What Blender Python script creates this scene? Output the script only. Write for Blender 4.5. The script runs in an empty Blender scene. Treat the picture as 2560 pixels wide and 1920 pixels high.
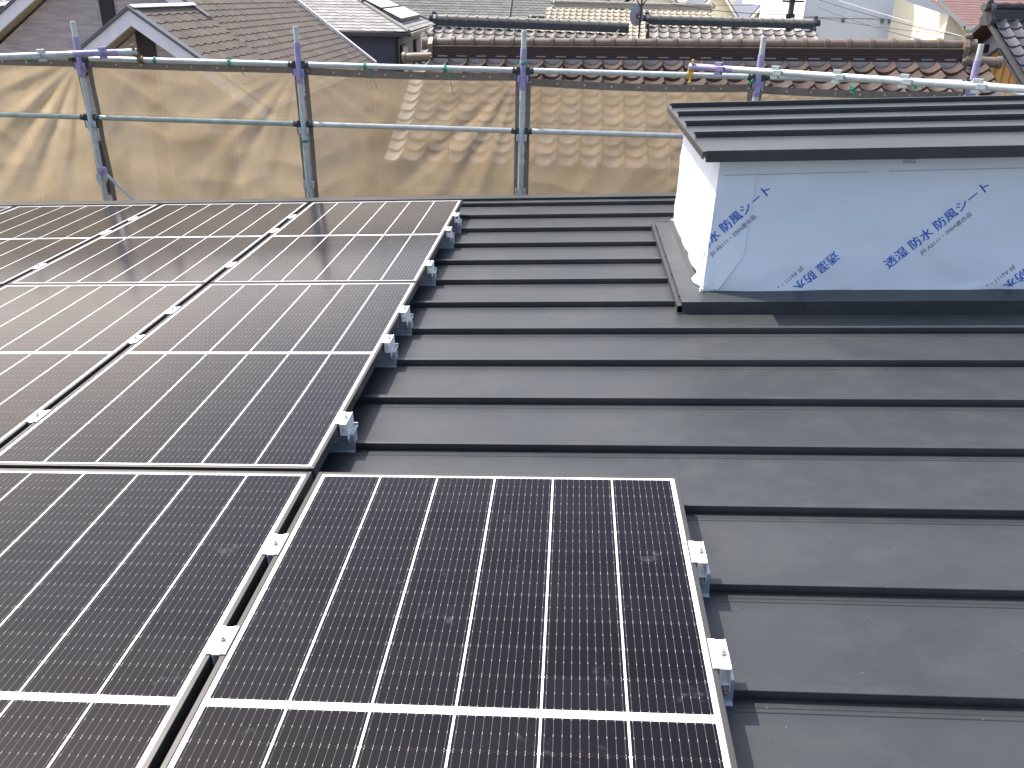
import bpy, bmesh, math, random
from mathutils import Vector, Matrix, noise
random.seed(7)
S = bpy.context.scene
COL = S.collection
R = math.radians

# ------------------------------------------------------------------ camera
cam = bpy.data.objects.new("camera", bpy.data.cameras.new("camera")); COL.objects.link(cam)
cx, cy, cz = (Vector((0.9972626, 0.0711801, 0.0200171)), Vector((0.0483879, -0.4235516, -0.9045787)), Vector((-0.0559098, 0.9030711, -0.4258364)))
M = Matrix((cx, -cy, -cz)).transposed().to_4x4(); M.translation = Vector((0.688, -2.066, 1.288))
cam.matrix_world = M
cam.data.sensor_width = 36; cam.data.lens = 29.44; cam.data.clip_start = 0.05; cam.data.clip_end = 600
S.camera = cam
# ------------------------------------------------------------------ the roof frame (slopes 2.9 degrees down to -X)
SA = 0.05; CA = math.sqrt(1 - SA * SA)
RM = Matrix(((CA, 0, -SA, 0), (0, 1, 0, 0), (SA, 0, CA, 0), (0, 0, 0, 1)))
# ------------------------------------------------------------------ sky, sun, exposure
to_sun = (RM.to_3x3() @ Vector((-0.51, 0.32, 1.0))).normalized()
elev = math.asin(to_sun.z); azim = math.atan2(to_sun.x, to_sun.y)
W = bpy.data.worlds.new("World"); S.world = W; W.use_nodes = True
nt = W.node_tree; bg = nt.nodes["Background"]
sky = nt.nodes.new("ShaderNodeTexSky"); sky.sky_type = 'NISHITA'; sky.sun_disc = False
sky.sun_elevation = elev; sky.sun_rotation = azim; sky.air_density = 1.0; sky.dust_density = 3.5
# added out-of-view warm white clouds low at positive Y for panel glare, thinning overhead
tc = nt.nodes.new("ShaderNodeTexCoord"); sx = nt.nodes.new("ShaderNodeSeparateXYZ"); nt.links.new(tc.outputs["Generated"], sx.inputs[0])
cn = nt.nodes.new("ShaderNodeTexNoise"); cn.inputs["Scale"].default_value = 3.4; cn.inputs["Detail"].default_value = 5; nt.links.new(tc.outputs["Generated"], cn.inputs["Vector"])
def mr(sock, a, b, c=0., d=1.):
    n = nt.nodes.new("ShaderNodeMapRange"); n.interpolation_type = 'SMOOTHSTEP'
    for i, v in enumerate((a, b, c, d)): n.inputs[i + 1].default_value = v
    nt.links.new(sock, n.inputs[0]); return n.outputs[0]
def mul(a, b, op='MULTIPLY'):
    n = nt.nodes.new("ShaderNodeMath"); n.operation = op; nt.links.new(a, n.inputs[0]); nt.links.new(b, n.inputs[1]); return n.outputs[0]
cf = mul(mul(mul(mr(sx.outputs[2], .30, .58, 1., 0.), mr(sx.outputs[1], -.05, .45, .16, 1.)), mr(cn.outputs["Fac"], .38, .60, .30, 1.)), mr(sx.outputs[0], -.40, .25, 1., .42))
cm = nt.nodes.new("ShaderNodeMix"); cm.data_type = 'RGBA'; nt.links.new(cf, cm.inputs[0]); nt.links.new(sky.outputs[0], cm.inputs[6]); cm.inputs[7].default_value = (11.0, 9.8, 9.1, 1)
nt.links.new(cm.outputs[2], bg.inputs[0]); bg.inputs[1].default_value = 0.15
sun = bpy.data.objects.new("sun", bpy.data.lights.new("sun", 'SUN')); COL.objects.link(sun)
sun.data.energy = 3.6; sun.data.angle = R(0.53); sun.data.color = (1.0, 0.95, 0.87)
sun.rotation_euler = to_sun.to_track_quat('Z', 'Y').to_euler()
S.view_settings.view_transform = 'Standard'; S.view_settings.look = 'None'
S.view_settings.exposure = 1.0; S.view_settings.gamma = 1

# ------------------------------------------------------------------ mesh helpers
class MB:
    def __init__(s): s.v = []; s.f = []; s.t = []; s.tone = []
    def quad(s, *p, tone=0.5):
        n = len(s.v); s.v += [tuple(q) for q in p]; s.f.append(tuple(range(n, n + len(p)))); s.tone.append(tone); return s
    def box(s, x0, x1, y0, y1, z0, z1, m=None, tone=0.5):
        c = [Vector((x, y, z)) for z in (z0, z1) for y in (y0, y1) for x in (x0, x1)]
        if m is not None: c = [m @ q for q in c]
        n = len(s.v); s.v += [tuple(q) for q in c]
        for f in ((0, 2, 3, 1), (4, 5, 7, 6), (0, 1, 5, 4), (2, 6, 7, 3), (0, 4, 6, 2), (1, 3, 7, 5)):
            s.f.append(tuple(n + i for i in f)); s.tone.append(tone)
        return s
    def tube(s, a, b, r, r2=None, n=16, caps=True, arc=None, roll=0.0):
        a = Vector(a); b = Vector(b); r2 = r if r2 is None else r2
        d = (b - a).normalized(); q = d.to_track_quat('Z', 'Y')
        k = len(s.v)
        for P, rr in ((a, r), (b, r2)):
            for i in range(n):
                t = 2 * math.pi * i / n + roll
                s.v.append(tuple(P + q @ Vector((rr * math.cos(t), rr * math.sin(t), 0))))
        for i in range(n):
            j = (i + 1) % n; s.f.append((k + i, k + j, k + n + j, k + n + i)); s.tone.append(.5)
        if caps:
            s.f.append(tuple(k + i for i in reversed(range(n)))); s.f.append(tuple(k + n + i for i in range(n))); s.tone += [.5, .5]
        return s
    def path(s, pts, r, n=6):
        pts = [Vector(p) for p in pts]; k = len(s.v); L = len(pts); up = Vector((0, 0, 1))
        for i, p in enumerate(pts):
            d = (pts[min(i + 1, L - 1)] - pts[max(i - 1, 0)]).normalized()
            a = d.cross(up); a = a.normalized() if a.length > 1e-3 else Vector((1, 0, 0)); b = d.cross(a)
            for j in range(n):
                t = 2 * math.pi * j / n; s.v.append(tuple(p + r * (a * math.cos(t) + b * math.sin(t))))
        for i in range(L - 1):
            for j in range(n):
                j2 = (j + 1) % n; s.f.append((k + i * n + j, k + i * n + j2, k + (i + 1) * n + j2, k + (i + 1) * n + j)); s.tone.append(.5)
        return s
    def prism(s, pts, y0, y1, ax='y'):
        # pts: (x, z) outline extruded along y (or along x with pts as (y, z))
        def mk(p, e): return (p[0], e, p[1]) if ax == 'y' else (e, p[0], p[1])
        k = len(s.v); n = len(pts)
        s.v += [mk(p, y0) for p in pts] + [mk(p, y1) for p in pts]
        s.f.append(tuple(k + i for i in range(n))); s.f.append(tuple(k + n + i for i in reversed(range(n)))); s.tone += [.5, .5]
        for i in range(n):
            j = (i + 1) % n; s.f.append((k + i, k + n + i, k + n + j, k + j)); s.tone.append(.5)
        return s
    def build(s, name, m, parent=None, smooth=False, bevel=0.0, tone=False):
        me = bpy.data.meshes.new(name); me.from_pydata(s.v, [], s.f)
        if tone:
            at = me.attributes.new("tone", 'FLOAT', 'FACE')
            for i, t in enumerate(s.tone): at.data[i].value = t
        bm = bmesh.new(); bm.from_mesh(me); bmesh.ops.recalc_face_normals(bm, faces=bm.faces) if not tone else None
        bm.to_mesh(me); bm.free(); me.update()
        me.materials.append(m)
        o = bpy.data.objects.new(name, me); COL.objects.link(o)
        if smooth:
            for p in me.polygons: p.use_smooth = True
            try: me.set_sharp_from_angle(angle=R(40))
            except Exception: pass
        if bevel > 0:
            b = o.modifiers.new("bevel", 'BEVEL'); b.width = bevel; b.segments = 2; b.limit_method = 'ANGLE'; b.angle_limit = R(50)
        if parent is not None: o.parent = parent
        return o

def tag(o, label, cat, group=None, kind=None):
    if label: o["label"] = label
    if cat: o["category"] = cat
    if group: o["group"] = group
    if kind: o["kind"] = kind
    return o
def thing(name, label, cat, loc=(0, 0, 0), group=None, roof=False):
    o = bpy.data.objects.new(name, None); COL.objects.link(o); o.empty_display_size = .1
    o.matrix_world = (RM @ Matrix.Translation(loc)) if roof else Matrix.Translation(loc)
    return tag(o, label, cat, group)
def dup(o, loc, label, roof=False):
    r = o.copy(); COL.objects.link(r)
    r.matrix_world = (RM @ Matrix.Translation(loc)) if roof else Matrix.Translation(loc)
    r["label"] = label
    for ch in list(o.children):
        c = ch.copy(); COL.objects.link(c); c.parent = r
        for g in list(ch.children):
            d = g.copy(); COL.objects.link(d); d.parent = c
    return r

# ------------------------------------------------------------------ materials
class G:
    def __init__(s, name):
        s.m = bpy.data.materials.new(name); s.m.use_nodes = True; s.n = s.m.node_tree.nodes; s.l = s.m.node_tree.links
        s.b = s.n["Principled BSDF"]
    def new(s, t, **k):
        n = s.n.new(t)
        for a, b in k.items(): setattr(n, a, b)
        return n
    def math(s, op, a, b=None, c=None, clamp=False):
        n = s.new("ShaderNodeMath", operation=op); n.use_clamp = clamp
        for i, x in enumerate((a, b, c)):
            if x is None: continue
            if isinstance(x, (int, float)): n.inputs[i].default_value = x
            else: s.l.new(x, n.inputs[i])
        return n.outputs[0]
    def mix(s, f, a, b):
        n = s.new("ShaderNodeMix", data_type='RGBA')
        for sock, x in ((n.inputs[0], f), (n.inputs[6], a), (n.inputs[7], b)):
            if isinstance(x, (int, float)): sock.default_value = x
            elif isinstance(x, tuple): sock.default_value = (*x, 1)
            else: s.l.new(x, sock)
        return n.outputs[2]
    def obj(s, scale=None, loc=None):
        t = s.new("ShaderNodeTexCoord").outputs["Object"]
        if scale is None: return t
        mp = s.new("ShaderNodeMapping"); mp.inputs["Scale"].default_value = scale
        s.l.new(t, mp.inputs[0]); return mp.outputs[0]
    def noise(s, vec, sc, det=4, rough=.6, dist=0):
        n = s.new("ShaderNodeTexNoise"); n.inputs["Scale"].default_value = sc; n.inputs["Detail"].default_value = det
        n.inputs["Roughness"].default_value = rough; n.inputs["Distortion"].default_value = dist
        s.l.new(vec, n.inputs["Vector"]); return n.outputs["Fac"]
    def ramp(s, f, a, b, lo=(0, 0, 0), hi=(1, 1, 1)):
        n = s.new("ShaderNodeMapRange"); n.inputs[1].default_value = a; n.inputs[2].default_value = b
        s.l.new(f, n.inputs[0]); return n.outputs[0]
    def bump(s, h, strength, dist):
        n = s.new("ShaderNodeBump"); n.inputs["Strength"].default_value = strength; n.inputs["Distance"].default_value = dist
        s.l.new(h, n.inputs["Height"]); s.l.new(n.outputs[0], s.b.inputs["Normal"])
    def set(s, **k):
        for a, x in k.items():
            sock = s.b.inputs[a.replace('_', ' ')]
            if isinstance(x, (int, float)): sock.default_value = x
            elif isinstance(x, tuple): sock.default_value = (*x, 1)
            else: s.l.new(x, sock)
        return s
def basic(name, c, rough=.6, metal=0., var=.25, sc=6., bump=0., spec=.5, tone=0., stretch=None):
    g = G(name); v = g.obj(stretch) if stretch else g.obj()
    f = g.noise(v, sc); f2 = g.noise(v, sc * 7, 3)
    ff = g.ramp(g.math('ADD', g.math('MULTIPLY', f, .65), g.math('MULTIPLY', f2, .35)), .3, .7)
    lo = tuple(x * (1 - var) for x in c); hi = tuple(min(1, x * (1 + var)) for x in c)
    col = g.mix(ff, lo, hi)
    if tone:
        a = g.new("ShaderNodeAttribute", attribute_name="tone").outputs["Fac"]
        t = g.math('ADD', g.math('MULTIPLY', g.math('SUBTRACT', a, .5), 2 * tone), 1.0)
        n = g.new("ShaderNodeVectorMath", operation='SCALE'); g.l.new(col, n.inputs[0]); g.l.new(t, n.inputs["Scale"]); col = n.outputs[0]
    g.set(Base_Color=col, Roughness=rough, Metallic=metal); g.b.inputs["Specular IOR Level"].default_value = spec
    if bump: g.bump(f2, .6, bump)
    return g.m

def roof_metal():
    g = G("coated_roof_steel"); v = g.obj()
    n1 = g.noise(v, 2.2, 3); n2 = g.noise(g.obj((1.0, 1.8, 1)), 7, 5, .7); n3 = g.noise(v, 900, 2)
    sc = g.noise(g.obj((9, 30, 1)), 5, 5, .75, 1.2); patch = g.noise(v, 1.7, 2)
    scr = g.math('MULTIPLY', g.ramp(sc, .64, .74), g.ramp(patch, .44, .56))
    sp = g.new("ShaderNodeTexVoronoi"); sp.inputs["Scale"].default_value = 26; g.l.new(v, sp.inputs["Vector"])
    speck = g.math('LESS_THAN', sp.outputs["Distance"], .045)
    c = g.mix(g.ramp(n1, .35, .65), (.0275, .0315, .0350), (.0360, .0395, .0415))
    c = g.mix(g.math('MULTIPLY', g.ramp(n2, .5, .75), .18), c, (.085, .083, .078))
    c = g.mix(g.math('MULTIPLY', scr, .42), c, (.20, .195, .18))
    dst = g.noise(v, 1.3, 6, .75); c = g.mix(g.math('MULTIPLY', g.ramp(dst, .50, .72), .30), c, (.088, .089, .087))
    c = g.mix(g.math('MULTIPLY', speck, .35), c, (.3, .29, .27))
    g.set(Base_Color=c, Roughness=g.math('ADD', .36, g.math('MULTIPLY', n2, .16)))
    low = g.noise(g.obj((.8, 3.2, 1)), 2.4, 2)
    g.bump(g.math('ADD', g.math('MULTIPLY', low, 9.0), g.math('MULTIPLY', n3, .35)), .5, .0006)
    return g.m
def solar_glass():
    # one module: 6 columns, 2 x 10 rows of half cells, ten wires per cell
    PW, PH = 1.038, 1.755; mx = .0215; pit = (PW - 2 * mx) / 6; rp = (.8775 - .010 - .0215) / 10
    g = G("solar_cells"); v = g.obj(); xyz = g.new("ShaderNodeSeparateXYZ"); g.l.new(v, xyz.inputs[0])
    x, y = xyz.outputs[0], xyz.outputs[1]
    u = g.math('DIVIDE', g.math('SUBTRACT', x, mx), pit); fu = g.math('FRACT', u)
    cx_ = g.math('MULTIPLY', fu, pit)
    dl = g.math('MINIMUM', cx_, g.math('SUBTRACT', pit, cx_))
    yy = g.math('SUBTRACT', g.math('ABSOLUTE', g.math('SUBTRACT', y, PH / 2)), .010)
    w = g.math('DIVIDE', yy, rp); fw = g.math('FRACT', w); cy_ = g.math('MULTIPLY', fw, rp)
    dr = g.math('MINIMUM', cy_, g.math('SUBTRACT', rp, cy_))
    colline = g.math('LESS_THAN', dl, .0023)
    dia = g.math('LESS_THAN', g.math('ADD', dl, dr), .0042)
    outx = g.math('MAXIMUM', g.math('LESS_THAN', u, 0.012), g.math('GREATER_THAN', u, 5.988))
    outy = g.math('MAXIMUM', g.math('LESS_THAN', yy, 0.0), g.math('GREATER_THAN', w, 10.0))
    white = g.math('MAXIMUM', g.math('MAXIMUM', colline, dia), g.math('MAXIMUM', outx, outy))
    bp = pit / 10
    bw = g.math('MULTIPLY', g.math('ABSOLUTE', g.math('SUBTRACT', g.math('FRACT', g.math('DIVIDE', cx_, bp)), .5)), bp)
    wire = g.math('LESS_THAN', bw, .00035)
    pad = g.math('MULTIPLY', g.math('LESS_THAN', bw, .0007), g.math('MULTIPLY', g.math('LESS_THAN', dr, .0048), g.math('GREATER_THAN', dr, .0012)))
    wire2 = g.math('MULTIPLY', g.math('LESS_THAN', bw, .0006), g.math('LESS_THAN', g.math('ABSOLUTE', g.math('SUBTRACT', fw, .5)), .03))
    gap = g.math('LESS_THAN', dr, .0006)
    # cell tone differs a little from cell to cell
    cell = g.new("ShaderNodeTexWhiteNoise", noise_dimensions='3D'); cb = g.new("ShaderNodeCombineXYZ")
    g.l.new(g.math('FLOOR', u), cb.inputs[0]); g.l.new(g.math('FLOOR', w), cb.inputs[1]); g.l.new(g.math('GREATER_THAN', y, PH / 2), cb.inputs[2])
    oi = g.new("ShaderNodeObjectInfo"); va = g.new("ShaderNodeVectorMath", operation='ADD'); g.l.new(cb.outputs[0], va.inputs[0])
    cr = g.new("ShaderNodeCombineXYZ"); g.l.new(g.math('MULTIPLY', oi.outputs["Random"], 50), cr.inputs[0]); g.l.new(cr.outputs[0], va.inputs[1])
    g.l.new(va.outputs[0], cell.inputs["Vector"])
    base = g.mix(cell.outputs["Value"], (.0036, .0030, .0050), (.0066, .0054, .0078))
    c = g.mix(g.math('MULTIPLY', gap, .6), base, (.03, .026, .022))
    c = g.mix(g.math('MULTIPLY', wire, .24), c, (.5, .48, .44))
    c = g.mix(g.math('MULTIPLY', g.math('MAXIMUM', pad, wire2), .34), c, (.75, .7, .62))
    c = g.mix(white, c, (.86, .87, .9))
    n = g.noise(v, 7, 4, .7, .6); sm = g.math('MULTIPLY', g.ramp(n, .60, .70), g.ramp(g.noise(v, 26, 3), .5, .62))
    c = g.mix(g.math('MULTIPLY', sm, .12), c, (.30, .30, .33))
    dust = g.noise(v, 3, 2)
    g.set(Base_Color=c, Roughness=g.math('ADD', .10, g.math('MULTIPLY', dust, .10)), IOR=1.28)
    g.bump(g.noise(v, 4, 2), .05, .004)
    return g.m
def mesh_cloth(name="scaffold_mesh_cloth", see=.27):
    g = G(name); v = g.obj()
    n = g.noise(v, 1.6, 4, .6); n2 = g.noise(v, 60, 2); xyz = g.new("ShaderNodeSeparateXYZ"); g.l.new(v, xyz.inputs[0])
    stain = g.ramp(g.noise(v, 3.5, 5, .7), .45, .75)
    c = g.mix(g.ramp(n, .35, .65), (.44, .34, .21), (.53, .42, .265)); c = g.mix(g.math('MULTIPLY', stain, .45), c, (.34, .29, .25))
    # thin paler crease lines in the colour, every 0.6 m
    def line(s_, p, w): return g.math('LESS_THAN', g.math('ABSOLUTE', g.math('SUBTRACT', g.math('FRACT', g.math('DIVIDE', s_, p)), .5)), w)
    ln = g.math('MAXIMUM', line(xyz.outputs[0], .62, .004), line(xyz.outputs[2], .55, .004))
    c = g.mix(g.math('MULTIPLY', ln, .35), c, (.75, .6, .4))
    df = g.new("ShaderNodeBsdfDiffuse"); tl = g.new("ShaderNodeBsdfTranslucent"); tr = g.new("ShaderNodeBsdfTransparent")
    g.l.new(c, df.inputs[0]); g.l.new(c, tl.inputs[0])
    m1 = g.new("ShaderNodeMixShader"); m1.inputs[0].default_value = .55; g.l.new(df.outputs[0], m1.inputs[1]); g.l.new(tl.outputs[0], m1.inputs[2])
    m2 = g.new("ShaderNodeMixShader"); g.l.new(g.math('ADD', see, g.math('MULTIPLY', n2, see * .6)), m2.inputs[0])
    g.l.new(m1.outputs[0], m2.inputs[1]); g.l.new(tr.outputs[0], m2.inputs[2])
    g.l.new(m2.outputs[0], g.n["Material Output"].inputs[0])
    return g.m
def brick_clad(name, c1, c2, mortar, sc=1.0):
    g = G(name); v = g.obj(); xyz = g.new("ShaderNodeSeparateXYZ"); g.l.new(v, xyz.inputs[0])
    cb = g.new("ShaderNodeCombineXYZ"); g.l.new(g.math('ADD', xyz.outputs[0], xyz.outputs[1]), cb.inputs[0]); g.l.new(xyz.outputs[2], cb.inputs[1])
    b = g.new("ShaderNodeTexBrick"); g.l.new(cb.outputs[0], b.inputs["Vector"])
    b.inputs["Color1"].default_value = (*c1, 1); b.inputs["Color2"].default_value = (*c2, 1); b.inputs["Mortar"].default_value = (*mortar, 1)
    b.inputs["Scale"].default_value = sc; b.inputs["Brick Width"].default_value = .24; b.inputs["Row Height"].default_value = .032
    b.inputs["Mortar Size"].default_value = .003; b.inputs["Bias"].default_value = .1
    n = g.noise(v, 2.5, 4); c = g.mix(g.math('MULTIPLY', g.ramp(n, .35, .7), .35), b.outputs["Color"], tuple(x * .7 for x in c1))
    g.set(Base_Color=c, Roughness=.8); return g.m
def wood_boards():
    g = G("weathered_boards"); v = g.obj(); xyz = g.new("ShaderNodeSeparateXYZ"); g.l.new(v, xyz.inputs[0])
    n = g.noise(g.obj((14, 14, .8)), 2.5, 5, .7); ed = g.math('LESS_THAN', g.math('FRACT', g.math('DIVIDE', xyz.outputs[0], .055)), .16)
    c = g.mix(g.ramp(n, .3, .7), (.20, .085, .02), (.62, .34, .10)); c = g.mix(g.math('MULTIPLY', ed, .75), c, (.05, .03, .015))
    g.set(Base_Color=c, Roughness=.75); return g.m
def slats(name, c, dark, p):
    g = G(name); v = g.obj(); xyz = g.new("ShaderNodeSeparateXYZ"); g.l.new(v, xyz.inputs[0])
    d = g.math('LESS_THAN', g.math('FRACT', g.math('DIVIDE', xyz.outputs[2], p)), .3)
    n = g.noise(g.obj((1, 1, 6)), 3, 3); cc = g.mix(g.ramp(n, .3, .7), tuple(x * .8 for x in c), tuple(x * 1.2 for x in c))
    g.set(Base_Color=g.mix(g.math('MULTIPLY', d, .7), cc, dark), Roughness=.6); return g.m
def membrane():
    g = G("house_wrap"); v = g.obj(); n = g.noise(v, 120, 3); n2 = g.noise(v, 3, 3)
    g.set(Base_Color=g.mix(g.ramp(n2, .3, .7), (.74, .80, .87), (.79, .845, .90)), Roughness=.55)
    g.bump(n, .25, .0006); return g.m

MT = dict(
    roof=roof_metal(), solar=solar_glass(), cloth=mesh_cloth(), densecloth=mesh_cloth("dense_mesh_cloth", .08), midcloth=mesh_cloth("mid_mesh_cloth", .17), wrap=membrane(),
    seamdark=basic("seam_steel", (.030, .032, .034), .5, 0, .12, 20),
    frame=basic("panel_frame_anodised", (.070, .067, .064), .42, .5, .12, 12),
    backsheet=basic("backsheet", (.7, .7, .7), .6),
    alu=basic("aluminium", (.86, .86, .86), .42, .35, .08, 40),
    aludark=basic("aluminium_dull", (.42, .46, .50), .45, .55, .12, 30),
    steel=basic("zinc_bolt", (.52, .50, .46), .35, .9, .2, 60),
    galv=basic("galvanised_pipe", (.50, .54, .53), .52, .35, .22, 14, .0004),
    galvdirty=basic("stained_galvanised_pipe", (.33, .39, .36), .58, .3, .35, 9, .0006),
    wedge=basic("dark_wedge_steel", (.055, .065, .07), .55, .5, .4, 30),
    purple=basic("purple_paint", (.32, .28, .46), .55, .1, .22, 18),
    hem=basic("hem_band", (.20, .165, .135), .8, 0, .25, 14),
    hole=basic("eyelet_ring", (.5, .48, .44), .4, .6),
    tie=basic("green_cord", (.01, .30, .17), .6, 0, .3, 40),
    rust=basic("rusty_coupler", (.20, .14, .085), .75, .3, .5, 40, .001),
    yellow=basic("yellow_chromate_coupler", (.62, .45, .10), .45, .6, .35, 30),
    blue=basic("blue_print", (.008, .125, .56), .6, 0, .05),
    grey=basic("grey_print", (.10, .14, .22), .6, 0, .05),
    greylit=basic("grey_print_sunlit", (.34, .36, .4), .6, 0, .05),  # paler copy of the grey print, sun overexposure put into the colour
    brown=basic("glazed_brown_tile", (.086, .063, .055), .28, 0, .28, 7, 0, .5, .28),
    brownridge=basic("glazed_brown_ridge_tile", (.21, .155, .118), .5, 0, .3, 10, 0, .5, .2),
    maroon=basic("dark_maroon_ridge_course", (.040, .021, .021), .5, 0, .3, 10, stretch=(.3, .3, 12)),
    mortar=basic("roof_mortar", (.34, .31, .29), .85, 0, .2, 10),
    silver=basic("smoked_clay_tile", (.20, .185, .172), .42, 0, .25, 7, 0, .5, .25),
    silverdark=basic("dark_clay_course", (.045, .050, .060), .5, 0, .3, 10),
    silverridge=basic("smoked_ridge_tile", (.30, .28, .24), .5, 0, .25, 8),
    tan=basic("pale_clay_tile", (.37, .325, .25), .55, 0, .2, 8, 0, .5, .2),
    tanridge=basic("pale_ridge_tile", (.34, .31, .26), .6, 0, .2, 8),
    black=basic("black_clay_tile", (.085, .082, .088), .38, 0, .25, 7, 0, .5, .3),
    blackridge=basic("black_ridge_course", (.04, .036, .042), .5, 0, .3, 10),
    shbrown=basic("brown_slate_shingle", (.122, .100, .080), .75, 0, .25, 2.5, 0, .3, .14),
    shgrey=basic("grey_slate_shingle", (.26, .255, .245), .7, 0, .15, 3, 0, .3, .22),
    shgreyfar=basic("grey_slate_shingle_far", (.125, .13, .125), .75, 0, .12, 2.5, 0, .3, .15),
    white=basic("white_trim", (.80, .76, .79), .55, 0, .08, 6),
    whiteflash=basic("white_flashing", (.75, .72, .72), .5, 0, .06, 6),  # even white for the ridge and rear verge flashing
    soffit=basic("ochre_soffit", (.36, .32, .20), .7, 0, .1, 6),
    gutter=basic("dark_gutter", (.06, .05, .055), .5, 0, .2, 10),
    trimgrey=basic("grey_edge_metal", (.12, .12, .135), .45, .2, .1, 8),
    brick=brick_clad("brick_cladding", (.56, .47, .44), (.38, .32, .31), (.33, .29, .28)),
    stripe=basic("dark_brown_band", (.022, .012, .014), .6, 0, .3, 20),
    navy=basic("blue_grey_render", (.085, .088, .115), .8, 0, .12, 5),  # dark blue grey, holds the shadow tone of the hip house front
    warmgrey=basic("warm_grey_render", (.20, .19, .185), .8, 0, .1, 5),
    bigwall=basic("light_grey_render", (.80, .79, .78), .85, 0, .05, 1.2),
    cream=basic("cream_render", (.80, .74, .55), .8, 0, .08, 3),
    cream2=basic("pale_render", (.74, .71, .62), .8, 0, .1, 2),
    plaster=basic("white_plaster", (.62, .64, .68), .8, 0, .06, 4),
    boards=wood_boards(), slat=slats("brown_slat_roof", (.25, .145, .13), (.06, .035, .035), .0675),
    darkwood=basic("dark_eave_wood", (.085, .032, .018), .7, 0, .5, 8),
    glass=basic("window_glass", (.02, .022, .026), .12, 0, .1, 4),
    heater=basic("solar_heater_glass", (.52, .60, .62), .2, 0, .06, 4),
    orange=basic("orange_roof", (.62, .20, .09), .6, 0, .1, 5),
    bluetile=basic("blue_grey_tile", (.10, .12, .17), .4, 0, .25, 6, 0, .5, .3),
    dish=basic("grey_dish", (.26, .28, .32), .5, 0, .08, 6),
    blackm=basic("black_fitting", (.02, .02, .022), .5, .2, .2, 20),
    pole=basic("dark_pole", (.07, .065, .06), .8, 0, .25, 9),
    wire=basic("cable", (.05, .055, .065), .6, 0, .1),
    wirelight=basic("light_cable", (.50, .52, .55), .5, 0, .1),
    ground=basic("town_ground", (.14, .135, .125), .9, 0, .3, .35),
    bamboo=basic("bamboo_cane", (.55, .48, .32), .6, 0, .2, 20),
    plant=basic("leaves_green", (.05, .09, .03), .7, 0, .4, 10),
)

# ------------------------------------------------------------------ ground
g_ = MB(); g_.quad((-300, -200, -6.2), (300, -200, -6.2), (300, 500, -6.2), (-300, 500, -6.2))
tag(g_.build("ground", MT['ground']), "grey town ground far below the roofs", None, None, "structure")

# ------------------------------------------------------------------ our house: metal roof in the roof frame
ZR = -.112; ZS = -.085; P0 = .3375; PIT = .3484
XL, XR, YN, YF = -5.6, 6.6, -2.75, 4.10
house = thing("house", "house under the camera with dark grey standing seam metal roof", "house", (0, 0, 0), None, True)
m = MB()
prof = []
ys = [P0 + PIT * k for k in range(-8, 11)]
y = YN
pts = [(YN, ZR)]
for s_ in ys:
    pts += [(s_ - .047, ZR), (s_ - .045, ZR + .0022), (s_ - .041, ZR + .0022), (s_ - .039, ZR), (s_ - .034, ZR), (s_ - .032, ZR + .0018), (s_ - .028, ZR + .0018), (s_ - .026, ZR)]
pts += [(YF, ZR)]
for i in range(len(pts) - 1):
    (a, za), (b, zb) = pts[i], pts[i + 1]
    m.quad((XL, a, za), (XR, a, za), (XR, b, zb), (XL, b, zb))
m.build("roof_sheet", MT['roof'], house)
m = MB()
for s_ in ys:
    m.box(XL, XR, s_ - .007, s_ + .007, ZR, ZS - .0165)
    m.box(XL, XR, s_ - .011, s_ + .011, ZS - .016, ZS)
m.build("standing_seam", MT['roof'], house, bevel=.0018)
m = MB()
m.box(XL - .02, XR + .02, YF - .10, YF + .004, ZR + .003, ZR + .018)
m.box(XL - .02, XR + .02, YF, YF + .006, ZR - .12, ZR + .012)
m.build("edge_flashing", MT['roof'], house, bevel=.002)
m = MB(); m.box(XL + .35, XR - .35, YN + .3, YF - .3, -6.2, ZR - .14); m.box(XL, XR, YN, YF, ZR - .135, ZR - .008)
m.build("wall", MT['warmgrey'], house)

# ------------------------------------------------------------------ solar panels
PW, PH = 1.038, 1.755
def make_panel(loc, label):
    t = thing("solar_module", label, "solar panel", loc, "solar panels clamped on the metal roof", True)
    f = MB(); w, h = .0125, .035
    f.box(0, w, 0, PH, -h, 0); f.box(PW - w, PW, 0, PH, -h, 0)
    f.box(w, PW - w, 0, w, -h, -.0003); f.box(w, PW - w, PH - w, PH, -h, -.0003)
    f.build("panel_frame", MT['frame'], t, bevel=.0013)
    q = MB(); q.box(w - .001, PW - w + .001, w - .001, PH - w + .001, -.007, -.0022); q.build("cell_glass", MT['solar'], t)
    return t
gx = .0215; gy = .020
R2y = gy; R3y = gy + PH + .012
pan0 = make_panel((0, -PH, 0), "solar panel nearest the camera, jutting out over bare roof beside its row")
cols = [-gx - PW, -2 * (gx + PW), -3 * (gx + PW), -4 * (gx + PW)]
L = [((cols[0], -PH, 0), "solar panel at the bottom left of the picture, left of the jutting one"),
     ((cols[0], R2y, 0), "solar panel of the middle row at its end by the bare roof"),
     ((cols[1], R2y, 0), "second solar panel of the middle row from the bare roof"),
     ((cols[2], R2y, 0), "middle row solar panel showing only a sliver at the picture edge"),
     ((cols[0], R3y, 0), "far row solar panel by the bare roof with a post reflected in it"),
     ((cols[1], R3y, 0), "second solar panel of the far row from the bare roof"),
     ((cols[2], R3y, 0), "third solar panel of the far row from the bare roof"),
     ((cols[3], R3y, 0), "solar panel of the far row cut by the picture edge, only its tip showing")]
for loc, lab in L: dup(pan0, loc, lab, True)

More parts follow.
